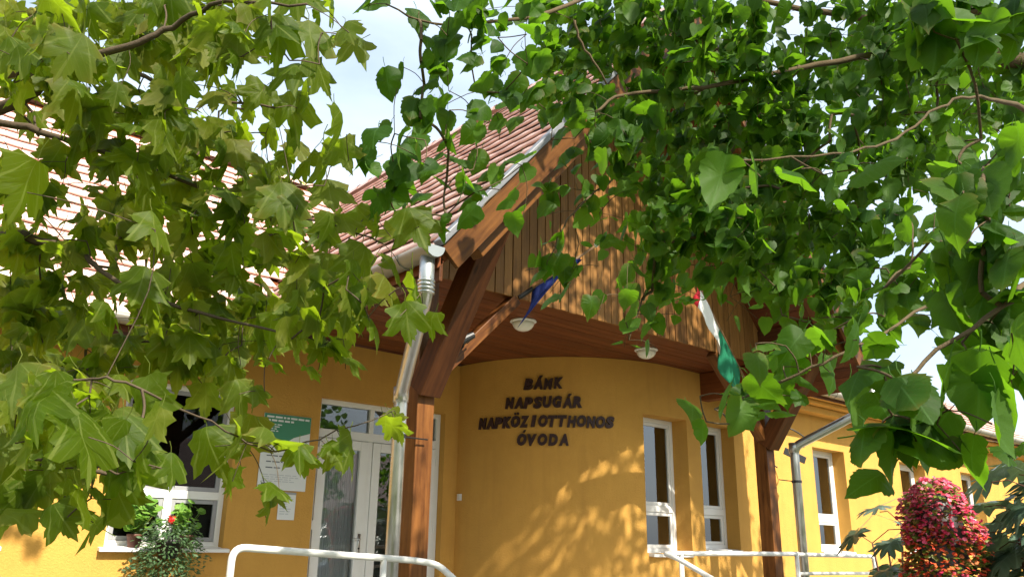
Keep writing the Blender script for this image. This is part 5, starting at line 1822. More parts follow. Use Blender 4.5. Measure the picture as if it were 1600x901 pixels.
6.67 2.49 6.85 0.30 20 0.115
6.10 2.23 7.77 0.30 20 0.115
7.19 0.86 6.92 0.30 20 0.115
6.27 1.65 6.53 0.30 20 0.115
4.77 2.07 7.51 0.30 20 0.115
8.32 1.82 7.72 0.30 20 0.115
5.89 3.23 7.17 0.30 20 0.115
7.23 2.37 8.33 0.30 20 0.115
8.96 1.59 6.93 0.30 20 0.115
7.59 1.98 7.38 0.30 20 0.115
6.94 1.64 6.58 0.30 20 0.115
6.83 1.99 7.94 0.30 20 0.115
7.46 3.03 8.34 0.30 20 0.115
7.29 2.92 8.25 0.30 20 0.115
6.99 1.76 7.01 0.30 20 0.115
6.81 0.90 6.80 0.30 20 0.115
5.41 1.94 6.09 0.30 20 0.115
4.86 2.40 7.35 0.30 20 0.115
5.16 2.67 6.44 0.30 20 0.115
4.96 2.42 6.27 0.30 20 0.115
8.21 2.65 8.38 0.30 20 0.115
5.38 3.05 6.58 0.30 20 0.115
5.60 2.66 6.68 0.30 20 0.115
6.43 2.53 7.86 0.30 20 0.115
6.28 1.67 6.18 0.30 20 0.115
5.87 2.13 7.43 0.30 20 0.115
5.52 3.42 6.86 0.30 20 0.115
6.46 3.63 7.77 0.30 20 0.115
7.01 2.84 8.05 0.30 20 0.115
6.09 2.06 6.55 0.30 20 0.115
8.12 1.63 7.10 0.30 20 0.115
6.69 2.30 6.68 0.30 20 0.115
6.86 1.65 7.73 0.30 20 0.115
6.17 1.60 7.17 0.30 20 0.115
7.84 0.93 7.02 0.30 20 0.115
4.96 2.86 6.66 0.30 20 0.115
5.78 2.63 7.70 0.30 20 0.115
5.10 3.27 7.30 0.30 20 0.115
8.00 2.16 7.60 0.30 20 0.115
5.78 1.61 6.88 0.30 20 0.115
6.64 1.23 7.66 0.30 20 0.115
5.10 3.36 6.49 0.30 20 0.115
9.63 1.91 7.59 0.30 20 0.115
6.30 1.71 7.97 0.30 20 0.115
6.19 2.81 6.81 0.30 20 0.115
8.01 2.71 7.89 0.30 20 0.115
6.65 1.51 6.36 0.30 20 0.115
5.84 3.64 7.00 0.30 20 0.115
8.51 1.44 7.40 0.30 20 0.115
4.99 1.88 7.20 0.30 20 0.115
4.98 2.91 7.26 0.30 20 0.115
6.94 3.00 7.22 0.30 20 0.115
7.77 2.33 7.19 0.30 20 0.115
5.97 2.64 7.02 0.30 20 0.115
5.39 1.87 7.15 0.30 20 0.115
8.39 1.55 6.14 0.30 20 0.115
6.16 2.71 6.84 0.30 20 0.115
4.89 2.14 7.70 0.30 20 0.115
6.47 3.33 7.39 0.30 20 0.115
9.37 1.82 7.30 0.30 20 0.115
8.90 1.80 6.25 0.30 20 0.115
9.14 1.58 7.56 0.30 20 0.115
5.82 1.78 6.68 0.30 20 0.115
6.32 1.71 6.19 0.30 20 0.115
7.57 1.00 6.93 0.30 20 0.115
7.30 1.40 7.01 0.30 20 0.115
6.63 1.70 8.00 0.30 20 0.115
8.88 1.62 7.00 0.30 20 0.115
4.96 3.38 6.55 0.30 20 0.115
4.72 2.57 6.93 0.30 20 0.115
5.91 2.82 6.84 0.30 20 0.115
8.91 2.51 8.08 0.30 20 0.115
7.36 3.39 7.75 0.30 20 0.115
6.53 3.06 7.76 0.30 20 0.115
7.64 2.31 7.32 0.30 20 0.115
6.87 0.96 7.35 0.30 20 0.115
5.46 1.52 7.59 0.30 20 0.115
7.46 2.40 7.24 0.30 20 0.115
4.73 2.53 6.46 0.30 20 0.115
5.04 1.96 7.46 0.30 20 0.115
5.41 2.78 6.44 0.30 20 0.115
5.10 1.55 7.23 0.30 20 0.115
8.15 2.43 8.09 0.30 20 0.115
6.25 1.46 7.24 0.30 20 0.115
7.54 2.30 7.53 0.30 20 0.115
7.44 1.44 7.76 0.30 20 0.115
7.20 1.34 6.97 0.30 20 0.115
7.49 3.44 8.24 0.30 20 0.115
9.25 1.74 6.21 0.30 20 0.115
5.99 1.83 7.86 0.30 20 0.115
7.95 1.55 5.82 0.30 20 0.115
7.09 2.15 8.38 0.30 20 0.115
5.76 3.40 7.62 0.30 20 0.115
7.26 2.32 7.04 0.30 20 0.115
6.42 2.35 7.80 0.30 20 0.115
6.84 1.63 6.73 0.30 20 0.115
6.67 2.15 7.00 0.30 20 0.115
8.39 2.99 8.19 0.30 20 0.115
5.13 1.87 7.34 0.30 20 0.115
5.75 1.24 7.57 0.30 20 0.115
5.50 2.10 7.25 0.30 20 0.115
6.56 1.73 8.13 0.30 20 0.115
5.13 1.73 7.16 0.30 20 0.115
5.35 1.50 6.90 0.30 20 0.115
6.40 1.99 7.71 0.30 20 0.115
8.08 1.55 7.05 0.30 20 0.115
9.06 2.65 8.10 0.30 20 0.115
5.71 1.57 7.41 0.30 20 0.115
5.60 1.70 6.00 0.30 20 0.115
5.89 2.31 7.90 0.30 20 0.115
6.61 3.54 8.14 0.30 20 0.115
8.32 1.13 6.99 0.30 20 0.115
5.10 1.93 6.72 0.30 20 0.115
7.92 2.65 7.47 0.30 20 0.115
8.00 2.38 7.57 0.30 20 0.115
7.36 2.75 7.51 0.30 20 0.115
4.93 3.29 7.07 0.30 20 0.115
5.80 1.39 6.33 0.30 20 0.115
7.14 1.56 7.88 0.30 20 0.115
7.89 1.41 6.41 0.30 20 0.115
6.73 2.95 7.91 0.30 20 0.115
7.92 1.50 7.35 0.30 20 0.115
5.38 1.60 6.42 0.30 20 0.115
5.91 2.05 7.29 0.30 20 0.115
6.47 3.00 6.96 0.30 20 0.115
7.07 1.85 7.75 0.30 20 0.115
7.32 2.56 8.25 0.30 20 0.115
5.32 3.16 7.29 0.30 20 0.115
5.35 1.23 6.88 0.30 20 0.115
6.35 1.60 7.34 0.30 20 0.115
5.40 3.09 7.63 0.30 20 0.115
6.11 3.04 7.42 0.30 20 0.115
5.78 1.51 6.28 0.30 20 0.115
5.45 2.77 7.87 0.30 20 0.115
5.99 1.28 7.66 0.30 20 0.115
5.51 2.86 8.07 0.30 20 0.115
6.21 3.30 7.15 0.30 20 0.115
6.27 3.12 7.10 0.30 20 0.115
7.38 1.80 6.77 0.30 20 0.115
7.17 2.76 7.59 0.30 20 0.115
8.71 2.62 8.25 0.30 20 0.115
6.30 2.36 7.27 0.30 20 0.115
4.76 2.04 7.18 0.30 20 0.115
7.03 1.66 7.15 0.30 20 0.115
8.89 1.32 7.34 0.30 20 0.115
5.83 2.76 6.75 0.30 20 0.115
6.23 3.25 7.19 0.30 20 0.115
6.34 3.05 7.45 0.30 20 0.115
7.41 0.99 6.58 0.30 20 0.115
9.43 1.51 7.12 0.30 20 0.115
6.42 2.38 7.79 0.30 20 0.115
6.73 2.19 7.97 0.30 20 0.115
6.42 2.76 8.18 0.30 20 0.115
6.39 2.83 8.38 0.30 20 0.115
7.60 2.24 7.34 0.30 20 0.115
8.84 1.29 7.51 0.30 20 0.115
5.21 1.68 6.58 0.30 20 0.115
6.47 2.23 7.14 0.30 20 0.115
6.55 3.34 7.38 0.30 20 0.115
6.08 3.11 7.48 0.30 20 0.115
7.37 1.87 6.87 0.30 20 0.115
5.67 3.47 7.08 0.30 20 0.115
8.77 2.28 7.72 0.30 20 0.115
5.40 2.71 6.52 0.30 20 0.115
6.21 1.54 6.92 0.30 20 0.115
6.73 1.61 6.28 0.30 20 0.115
7.69 1.82 8.29 0.30 20 0.115
7.25 1.85 7.55 0.30 20 0.115
6.66 2.10 6.52 0.30 20 0.115
6.61 1.93 8.26 0.30 20 0.115
9.07 1.26 6.71 0.30 20 0.115
9.28 1.93 6.30 0.30 20 0.115
10.37 2.48 5.42 0.30 18 0.115
9.83 1.71 5.19 0.30 18 0.115
10.29 2.06 4.78 0.30 18 0.115
9.29 1.99 4.57 0.30 18 0.115
10.34 2.47 5.45 0.30 18 0.115
9.57 1.68 5.69 0.30 18 0.115
10.26 2.26 5.94 0.30 18 0.115
10.16 1.79 4.83 0.30 18 0.115
9.10 1.26 5.35 0.30 18 0.115
8.85 1.87 5.46 0.30 18 0.115
10.22 2.17 5.67 0.30 18 0.115
10.31 1.60 5.27 0.30 18 0.115
10.07 1.70 5.25 0.30 18 0.115
10.08 1.75 5.70 0.30 18 0.115
10.37 2.24 5.81 0.30 18 0.115
8.82 1.80 5.95 0.30 18 0.115
9.81 2.01 5.48 0.30 18 0.115
9.71 2.11 4.66 0.30 18 0.115
9.36 2.03 5.82 0.30 18 0.115
9.17 1.28 5.45 0.30 18 0.115
9.84 1.74 5.87 0.30 18 0.115
9.91 2.00 5.94 0.30 18 0.115
10.23 2.06 5.52 0.30 18 0.115
9.71 2.17 4.37 0.30 18 0.115
9.75 1.79 5.39 0.30 18 0.115
8.88 1.34 5.48 0.30 18 0.115
9.65 1.49 5.22 0.30 18 0.115
9.32 1.38 5.49 0.30 18 0.115
9.67 2.11 5.31 0.30 18 0.115
10.28 2.33 5.04 0.30 18 0.115
10.08 2.21 4.93 0.30 18 0.115
9.74 2.08 5.58 0.30 18 0.115
8.95 1.95 5.81 0.30 18 0.115
9.45 2.09 4.43 0.30 18 0.115
9.92 2.21 5.99 0.30 18 0.115
10.37 1.96 5.25 0.30 18 0.115
8.69 1.77 5.75 0.30 18 0.115
9.47 1.80 5.74 0.30 18 0.115
10.10 2.07 4.57 0.30 18 0.115
10.07 1.67 5.62 0.30 18 0.115
9.36 1.13 5.43 0.30 18 0.115
10.09 1.74 5.90 0.30 18 0.115
8.99 1.42 5.39 0.30 18 0.115
9.55 2.22 4.48 0.30 18 0.115
7.52 2.91 6.60 0.28 16 0.115
7.67 2.22 5.53 0.28 16 0.115
7.22 2.79 5.94 0.28 16 0.115
7.13 2.71 6.31 0.28 16 0.115
7.66 2.38 6.45 0.28 16 0.115
8.43 3.12 6.67 0.28 16 0.115
8.68 2.49 5.88 0.28 16 0.115
7.16 2.97 6.28 0.28 16 0.115
7.96 2.95 5.99 0.28 16 0.115
8.92 3.10 6.49 0.28 16 0.115
6.80 2.90 6.39 0.28 16 0.115
8.68 2.44 6.01 0.28 16 0.115
7.87 3.57 5.81 0.28 16 0.115
6.80 2.91 6.49 0.28 16 0.115
7.89 2.42 6.15 0.28 16 0.115
8.85 2.79 6.01 0.28 16 0.115
6.77 3.24 6.12 0.28 16 0.115
6.94 2.25 6.12 0.28 16 0.115
6.84 2.99 5.43 0.28 16 0.115
8.83 3.00 6.43 0.28 16 0.115
8.39 3.04 6.60 0.28 16 0.115
8.45 3.50 6.62 0.28 16 0.115
7.92 2.18 6.42 0.28 16 0.115
7.79 3.06 5.84 0.28 16 0.115
7.97 3.40 5.77 0.28 16 0.115
8.96 3.15 6.18 0.28 16 0.115
8.88 3.46 6.39 0.28 16 0.115
7.55 2.47 5.54 0.28 16 0.115
8.19 3.14 6.67 0.28 16 0.115
7.12 2.27 6.23 0.28 16 0.115
7.42 2.13 6.24 0.28 16 0.115
6.60 2.57 5.98 0.28 16 0.115
7.93 2.93 6.23 0.28 16 0.115
7.11 3.36 5.64 0.28 16 0.115
8.24 2.68 6.28 0.28 16 0.115
8.04 2.71 5.87 0.28 16 0.115
7.58 2.27 6.03 0.28 16 0.115
8.50 3.02 5.83 0.28 16 0.115
6.78 2.83 5.97 0.28 16 0.115
8.80 2.34 5.66 0.28 16 0.115
7.17 2.31 5.53 0.28 16 0.115
6.41 2.73 5.85 0.28 16 0.115
9.58 2.69 6.12 0.28 16 0.115
8.08 2.50 5.90 0.28 16 0.115
6.34 2.96 5.91 0.28 16 0.115
8.02 2.38 5.98 0.28 16 0.115
"""
M_LIMB_A = [(4.57, 0.88, 3.94, 0.070), (4.00, 1.21, 4.00, 0.026), (3.76, 1.43, 3.99, 0.018), (3.33, 1.72, 3.85, 0.013), (2.93, 2.00, 3.70, 0.010), (2.58, 2.20, 3.61, 0.008), (2.43, 2.24, 3.47, 0.006)]
M_LIMB_B = [(4.03, 0.79, 3.31, 0.050), (3.15, 0.78, 3.15, 0.010), (2.61, 0.76, 2.98, 0.005), (2.43, 0.82, 2.90, 0.004), (2.25, 0.89, 2.76, 0.004), (1.95, 0.94, 2.62, 0.003), (1.60, 1.07, 2.53, 0.003)]
M_LIMB_C = [(4.56, 0.88, 3.97, 0.060), (4.91, 1.25, 4.69, 0.040), (4.40, 1.71, 4.64, 0.022), (3.84, 2.06, 4.65, 0.016), (2.79, 2.25, 4.38, 0.011), (1.95, 2.03, 3.65, 0.008), (1.50, 2.11, 3.42, 0.005), (1.27, 2.17, 3.42, 0.003)]
M_LIMB_D = [(2.93, 2.00, 3.70, 0.009), (2.99, 2.36, 3.69, 0.008), (2.94, 2.50, 3.47, 0.006), (2.59, 2.53, 3.13, 0.004), (2.48, 2.59, 2.89, 0.003)]
M_LIMB_E = [(3.33, 1.72, 3.85, 0.012), (3.66, 2.31, 3.76, 0.010), (3.47, 2.50, 3.37, 0.008), (3.16, 2.53, 2.94, 0.005), (2.91, 2.49, 2.55, 0.003)]
M_LIMB_F = [(3.71, 0.77, 2.67, 0.045), (2.84, 0.79, 2.47, 0.009), (2.53, 0.97, 2.32, 0.005), (2.10, 1.02, 2.12, 0.004), (1.98, 1.15, 2.04, 0.004), (1.85, 1.30, 1.96, 0.003)]
M_LIMB_G = [(3.48, 0.72, 2.60, 0.040), (2.12, 0.54, 2.22, 0.010), (1.72, 0.53, 2.06, 0.005), (1.59, 0.63, 1.95, 0.004), (1.50, 0.67, 1.87, 0.003)]
M_LIMB_H = [(2.21, 2.16, 3.81, 0.006), (2.27, 2.15, 3.69, 0.005), (2.38, 2.12, 3.55, 0.004)]
P_LIMB_A = [(0.09, 4.24, 3.23, 0.060), (0.36, 3.58, 3.25, 0.026), (0.46, 3.34, 3.29, 0.020), (0.56, 3.22, 3.37, 0.014), (0.69, 3.00, 3.29, 0.009), (0.88, 2.87, 3.21, 0.006), (1.09, 2.59, 3.12, 0.004)]
P_LIMB_B = [(0.09, 4.24, 3.23, 0.050), (0.39, 3.70, 3.24, 0.017), (0.60, 3.54, 3.18, 0.013), (0.80, 3.28, 3.06, 0.009), (1.07, 3.09, 2.94, 0.007), (1.34, 2.77, 2.81, 0.005), (1.54, 2.51, 2.69, 0.003)]
P_LIMB_C = [(0.16, 4.27, 2.69, 0.050), (0.46, 3.58, 2.73, 0.020), (0.57, 3.48, 2.71, 0.017), (0.71, 3.38, 2.67, 0.012), (0.77, 3.23, 2.56, 0.009), (1.01, 3.08, 2.45, 0.007), (1.29, 2.74, 2.33, 0.004)]
P_LIMB_D = [(0.03, 4.05, 3.47, 0.050), (0.41, 3.13, 3.24, 0.017), (0.61, 2.80, 3.27, 0.012), (0.72, 2.68, 3.34, 0.010), (0.81, 2.45, 3.36, 0.007), (0.99, 2.19, 3.29, 0.004)]
P_LIMB_E = [(0.21, 4.04, 2.12, 0.040), (0.46, 2.90, 2.03, 0.006), (0.59, 2.57, 2.04, 0.004), (0.70, 2.48, 2.03, 0.004), (1.00, 2.59, 1.96, 0.003), (1.24, 2.68, 1.90, 0.003), (1.38, 2.68, 1.94, 0.003), (1.61, 2.51, 2.06, 0.002)]
P_LIMB_F = [(0.21, 4.04, 2.12, 0.035), (0.48, 3.08, 1.89, 0.014), (0.68, 2.79, 1.81, 0.008), (0.90, 2.63, 1.76, 0.004)]
FRUITS = [(0.334, 2.997, 3.377),(0.366, 3.010, 3.443),(0.360, 3.098, 3.411),(0.904, 2.685, 3.270),(0.771, 2.999, 3.125),]

# ------------------------------------------------------------------ things on and around the porch
# ceiling lamps
for x, y, lab in ((5.50, 6.14, 'opal glass dome lamp on the porch ceiling nearer the downpipe'), (7.40, 6.08, 'opal glass dome lamp on the porch ceiling near the striped flag')):
    L = based(empty('ceiling_lamp', lab, 'lamp', 'porch ceiling lamps'), (x, y, 3.84))
    MB().lathe([(.135, 0.0), (.14, -.012), (.125, -.022)][::-1], (x, y, 3.848), 28).build('lamp_base', 'white_frame', L, True)
    MB().lathe([(.004, -.112), (.03, -.110), (.06, -.100), (.088, -.082), (.108, -.056), (.118, -.022)], (x, y, 3.848), 28).build('lamp_shade', 'lamp_glass', L, True)
# light switch on the rounded wall
sw = based(empty('wall_switch', 'small white switch on the ochre wall right of the door', 'switch'), (6.42, 8.25, 2.18))
MB().box(6.402, 6.419, 8.27, 8.35, 2.14, 2.22).build('cover_plate', 'white_frame', sw, bevel=.004)
MB().box(6.397, 6.4025, 8.285, 8.335, 2.155, 2.205).build('rocker', 'white_paint', sw, bevel=.003)
# project board and notices left of the door
yb = YW - .004
G = based(empty('project_board', 'green and white printed board on the wall left of the door', 'sign'), (4.05, yb, 2.15))
MB().box(3.79, 4.345, yb - .012, yb, 2.14, 2.94).build('panel', 'sign_white', G, bevel=.002)
MB().add([(3.793, yb - .0145, 2.61), (4.02, yb - .0145, 2.61), (4.15, yb - .0145, 2.70), (4.342, yb - .0145, 2.765), (4.342, yb - .0145, 2.937), (3.793, yb - .0145, 2.937)], [(0, 1, 2, 3, 4, 5)]).build('green_field', 'sign_green', G)
rs = random.Random(2)
def text_rows(x0, x1, zt, rows, h, gap, mat, par, y, fill=1.0):
    m = MB(); z = zt
    for r in range(rows):
        x = x0; end = x0 + (x1 - x0) * (rs.uniform(.6, 1) * fill if r else fill)
        while x < end - .02:
            w = min(rs.uniform(.025, .085), end - x); m.box(x, x + w, y - .0008, y, z - h, z); x += w + .014
        z -= h + gap
    return tag(m.build('print', mat, par), kind='stuff')
text_rows(3.82, 4.32, 2.915, 1, .020, .014, 'sign_white', G, yb - .0148)
text_rows(3.82, 4.15, 2.878, 1, .020, .014, 'sign_white', G, yb - .0148)
text_rows(3.82, 4.00, 2.83, 4, .011, .012, 'sign_white', G, yb - .0148)
text_rows(3.86, 4.15, 2.50, 3, .012, .05, 'ink', G, yb - .0122)
text_rows(3.83, 4.25, 2.30, 4, .008, .014, 'sign_grey', G, yb - .0122)
MB().box(3.83, 3.90, yb - .0128, yb - .0122, 2.16, 2.21).build('emblem', 'flag_blue', G)
N1 = based(empty('notice_sheet', 'small white paper notice below the green board', 'notice'), (4.15, yb, 1.84))
MB().box(4.05, 4.245, yb - .006, yb, 1.84, 2.115).build('sheet', 'sign_white', N1)
MB().box(4.05, 4.245, yb - .010, yb - .0062, 2.10, 2.125).build('clip', 'grey_sash', N1)
text_rows(4.07, 4.22, 2.06, 7, .008, .018, 'sign_grey', N1, yb - .0063)

# flags
def flag(pole_a, pole_b, stripes, s0, s1, drop, label, seed, slide=.25):
    a, b = Vector(pole_a), Vector(pole_b); t = (b - a); F = based(empty('flag', label, 'flag', 'flags on the gable'), a)
    MB().tube([a - t.normalized() * .05, b], .012, 8).build('pole', 'pole_wood', F, True)
    MB().lathe([(.004, -.02), (.02, -.01), (.024, 0.005), (.014, .02), (.003, .035)], tuple(b), 12).build('finial', 'flag_white', F, True)
    MB().tube([a - t.normalized() * .06, a + t.normalized() * .10], .022, 10).build('holder', 'black_metal', F)
    side = t.cross(Vector((0, 0, 1))).normalized(); rr = random.Random(seed); ph = [rr.uniform(0, 6) for _ in range(4)]
    nv = 14; ns = 8
    for k, (mat, f0, f1) in enumerate(stripes):
        v = []
        for i in range(ns + 1):
            u = f0 + (f1 - f0) * i / ns; s = s0 + (s1 - s0) * u; p = a + t * s
            for j in range(nv + 1):
                w = j / nv; h = drop(u) * w
                q = p - Vector((0, 0, 1)) * h - t.normalized() * slide * h * (.3 + .7 * w) \
                    + side * (.045 * math.sin(9 * u + ph[0] + 1.5 * w) + .03 * math.sin(17 * u + ph[1] + 4 * w)) * (w ** .6) \
                    + t.normalized() * .035 * math.sin(6 * w + ph[2] + 5 * u) * w
                v.append(q)
        fc = [(i * (nv + 1) + j, i * (nv + 1) + j + 1, (i + 1) * (nv + 1) + j + 1, (i + 1) * (nv + 1) + j) for i in range(ns) for j in range(nv)]
        o = MB().add(v, fc).build('cloth', mat, F, True)
        sd = o.modifiers.new('thick', 'SOLIDIFY'); sd.thickness = .002
    return F
flag((4.86, 5.42, 3.84), (5.42, 5.02, 4.36), [('flag_blue', 0, 1)], .12, .80, lambda u: .05 + .24 * max(0, 1 - u * 1.6) ** 1.2, 'furled blue flag on the pole above the timber brace', 1, .5)
flag((8.40, 5.38, 3.46), (6.95, 5.00, 4.36), [('flag_green', 0, .46), ('flag_white', .46, .93), ('flag_red', .93, 1.0)], .22, .97, lambda u: .50 - .26 * u, 'red, white and green striped flag near the right post', 5, -.25)

# small spotlight clamped on the left brace, iron bracket on the right post
S = based(empty('spotlight', 'small black spotlight clamped on the light timber brace', 'lamp'), (4.2, 5.5, 3.22))
MB().tube([(4.20, 5.52, 3.20), (4.20, 5.46, 3.24), (4.19, 5.42, 3.30)], .010, 8).build('arm', 'black_metal', S)
MB().tube([(4.15, 5.43, 3.27), (4.26, 5.40, 3.34)], [.042, .030], 12).build('lamp_head', 'black_metal', S)
MB().tube([(4.25, 5.47, 3.28), (4.30, 5.47, 3.33)], .008, 6).build('clamp', 'black_metal', S)
I = based(empty('iron_bracket', 'black wrought iron bracket with hanging plate on the wall beyond the right post', 'bracket'), (10.25, 6.46, 2.8))
MB().box(10.17, 10.21, 6.445, 6.462, 2.75, 3.25).build('wall_plate', 'black_metal', I)
MB().tube(smooth_path([(10.19, 6.44, 3.18), (10.31, 6.30, 3.26), (10.51, 6.12, 3.24), (10.67, 5.98, 3.10), (10.63, 6.0, 2.98)]), .010, 8).build('arm', 'black_metal', I, True)
MB().tube(smooth_path([(10.19, 6.44, 2.98), (10.25, 6.36, 3.0), (10.33, 6.28, 2.98)]), .009, 8).build('scroll', 'black_metal', I, True)
MB().tube(smooth_path([(10.19, 6.44, 2.85), (10.27, 6.36, 2.80), (10.35, 6.26, 2.70)]), .009, 8).build('scroll', 'black_metal', I, True)
beam('plate', (10.39, 6.16, 2.93), (10.65, 6.0, 2.80), .012, .10, 'black_metal', I)

# handrails
def rail(name, label, paths, group='white tube handrails'):
    R_ = based(empty(name, label, 'handrail', group), paths[0][1][0])
    for nm, pts, r in paths: MB().tube(bend_path(pts, .09, 6), r, 12).build(nm, 'white_paint', R_, True)
    return R_
yl = 5.30
rail('handrail', 'white tube handrail in front of the left window and door', [
    ('top_rail', [(2.28, yl, .60), (2.28, yl, 1.575), (3.70, yl, 1.495), (3.82, yl - .12, 1.47), (3.90, 4.05, .86), (3.90, 4.05, .17)], .024),
    ('lower_rail', [(2.30, yl, 1.32), (3.42, yl, 1.255)], .020),
    ('post', [(3.42, yl, .60), (3.42, yl, 1.505)], .024), ('lower_rail', [(2.30, yl, 1.02), (3.42, yl, .96)], .020)])
rail('handrail', 'white tube handrail below the two tall windows', [
    ('top_rail', [(6.85, 3.95, .30), (6.85, 3.95, .92), (6.62, 5.18, 1.535), (6.60, yl, 1.565), (9.02, yl, 1.575)], .024),
    ('lower_rail', [(6.88, yl, 1.28), (9.02, yl, 1.28)], .020), ('lower_rail', [(6.88, yl, .98), (9.02, yl, .98)], .020),
    ('post', [(6.88, yl, .60), (6.88, yl, 1.56)], .024), ('post', [(9.02, yl, .60), (9.02, yl, 1.60)], .026)])
rail('handrail', 'white tube handrail right of the right post', [
    ('top_rail', [(9.06, yl, 1.57), (10.88, yl, 1.555), (10.88, yl, .60)], .024),
    ('lower_rail', [(9.06, yl, 1.36), (10.86, yl, 1.35)], .020), ('lower_rail', [(9.06, yl, 1.05), (10.86, yl, 1.05)], .020)])

# ------------------------------------------------------------------ leaf shapes
def leaf_mesh(name, outline, cy, petiole, mat, cup=.25, fold=.12, wave=.04, seed=0, low=False):
    """outline: right half from base to tip (x, y) in leaf lengths; centre of the blade ends at the origin"""
    rr = random.Random(seed)
    R_ = outline; Lh = [(-x, y) for x, y in outline[-2:0:-1]]
    ring = [(x * rr.uniform(.92, 1.07) + rr.uniform(-.012, .012), y + rr.uniform(-.022, .022)) for x, y in R_ + Lh]; n = len(ring); c = (0.0, cy)
    k = rr.uniform(-.06, .06); tw = rr.uniform(-.25, .25)
    def z(x, y):
        d = y - .15
        return -cup * (d * d if d > 0 else d * d * .4) - fold * abs(x) ** 1.3 * rr.uniform(.9, 1.1) + wave * math.sin(9 * x + 7 * y + seed) + k * x + tw * x * y
    pts = [c] + ring if low else [c] + [(c[0] + (p[0] - c[0]) * .52, c[1] + (p[1] - c[1]) * .52) for p in ring] + ring
    v = [(x, y - .5, z(x, y)) for x, y in pts]
    f = [(0, 1 + i, 1 + (i + 1) % n) for i in range(n)]
    if not low: f += [(1 + i, 1 + n + i, 1 + n + (i + 1) % n, 1 + (i + 1) % n) for i in range(n)]
    uv = [(x + .5, y) for x, y in pts]
    # petiole: a thin strip rod behind the base
    b = len(v); w = .009; pz = z(0, 0)
    path = [(0, 0.02, pz), (rr.uniform(-.03, .03), -petiole * .5, pz + .02), (rr.uniform(-.06, .06), -petiole, pz + .07)]
    for px, py, pzz in path:
        v += [(px - w, py - .5, pzz), (px + w, py - .5, pzz), (px, py - .5, pzz - w * 1.6)]; uv += [(.5, .5)] * 3
    for i in range(2):
        for j in range(3):
            f.append((b + i * 3 + j, b + i * 3 + (j + 1) % 3, b + (i + 1) * 3 + (j + 1) % 3, b + (i + 1) * 3 + j))
    me = bpy.data.meshes.new(name); me.from_pydata(v, [], f); me.update()
    ul = me.uv_layers.new(name='UVMap')
    for lp in me.loops: ul.data[lp.index].uv = uv[lp.vertex_index]
    for p in me.polygons: p.use_smooth = True
    me.materials.append(MATS[mat]); return me
def polar(points, cy):
    return [(r * math.cos(rad(a)), cy + r * math.sin(rad(a))) for a, r in points]
PLANE_OUT = [(0, .04)] + polar([(-72, .33), (-52, .44), (-40, .43), (-28, .53), (-20, .46), (-8, .40), (2, .36), (9, .46), (18, .53), (24, .50), (31, .66), (38, .55), (46, .50), (53, .40), (60, .33), (66, .42), (72, .44), (78, .53), (83, .52), (90, .66)], .36)
MULB_OUT = [(0, .06), (.10, .005), (.22, .00), (.33, .06), (.395, .15), (.375, .19), (.42, .27), (.395, .31), (.415, .40), (.38, .44), (.375, .52), (.335, .56), (.31, .65), (.265, .69), (.225, .77), (.175, .81), (.12, .88), (.05, .95), (0, 1.02)]
ROUND_OUT = [(0, .16), (.12, .03), (.30, .02), (.43, .12), (.49, .28), (.46, .36), (.50, .48), (.45, .58), (.43, .70), (.34, .78), (.27, .90), (.16, .92), (0, .98)]
OVAL_OUT = [(0, 0), (.12, .08), (.24, .25), (.28, .45), (.23, .68), (.12, .88), (0, 1.0)]
CAST_OUT = [(0, .10)] + polar([(-72, .30), (-60, .46), (-50, .36), (-40, .44), (-30, .54), (-18, .44), (-12, .36), (-6, .48), (2, .62), (12, .50), (17, .36), (24, .54), (34, .68), (43, .54), (47, .38), (54, .58), (62, .73), (70, .58), (75, .38), (82, .60), (90, .76)], .28)
PLANE_LV = [leaf_mesh('leaf', PLANE_OUT, .36, .28, 'leaf_plane', c, fo, w, s) for s, (c, fo, w) in enumerate(((.30, .22, .03), (.15, .35, .04), (.5, .12, .05), (.05, .45, .03), (.35, .30, .06), (.7, .25, .04), (.9, .5, .05), (-.2, .5, .06), (.4, .6, .05), (1.1, .2, .06)))]
MULB_LV = [leaf_mesh('leaf', MULB_OUT, .42, .25, 'leaf_mulberry', c, fo, w, s) for s, (c, fo, w) in enumerate(((.25, .25, .02), (.10, .40, .025), (.45, .15, .03), (.0, .5, .02), (.3, .3, .04), (.6, .3, .03), (.9, .4, .04), (-.2, .6, .04), (.5, .7, .04), (1.0, .2, .05)))]

PLANE_LOW = [leaf_mesh('leaf', PLANE_OUT[:1] + [PLANE_OUT[i] for i in (2, 4, 7, 9, 11, 12, 15, 17, 18, 20)], .36, .2, 'leaf_plane', c, fo, 0, s, True) for s, (c, fo) in enumerate(((.30, .22), (.15, .40), (.6, .2)))]
MULB_LOW = [leaf_mesh('leaf', [MULB_OUT[i] for i in (0, 2, 4, 8, 11, 14, 18)], .42, .2, 'leaf_mulberry', c, fo, 0, s, True) for s, (c, fo) in enumerate(((.25, .25), (.1, .45), (.5, .3)))]

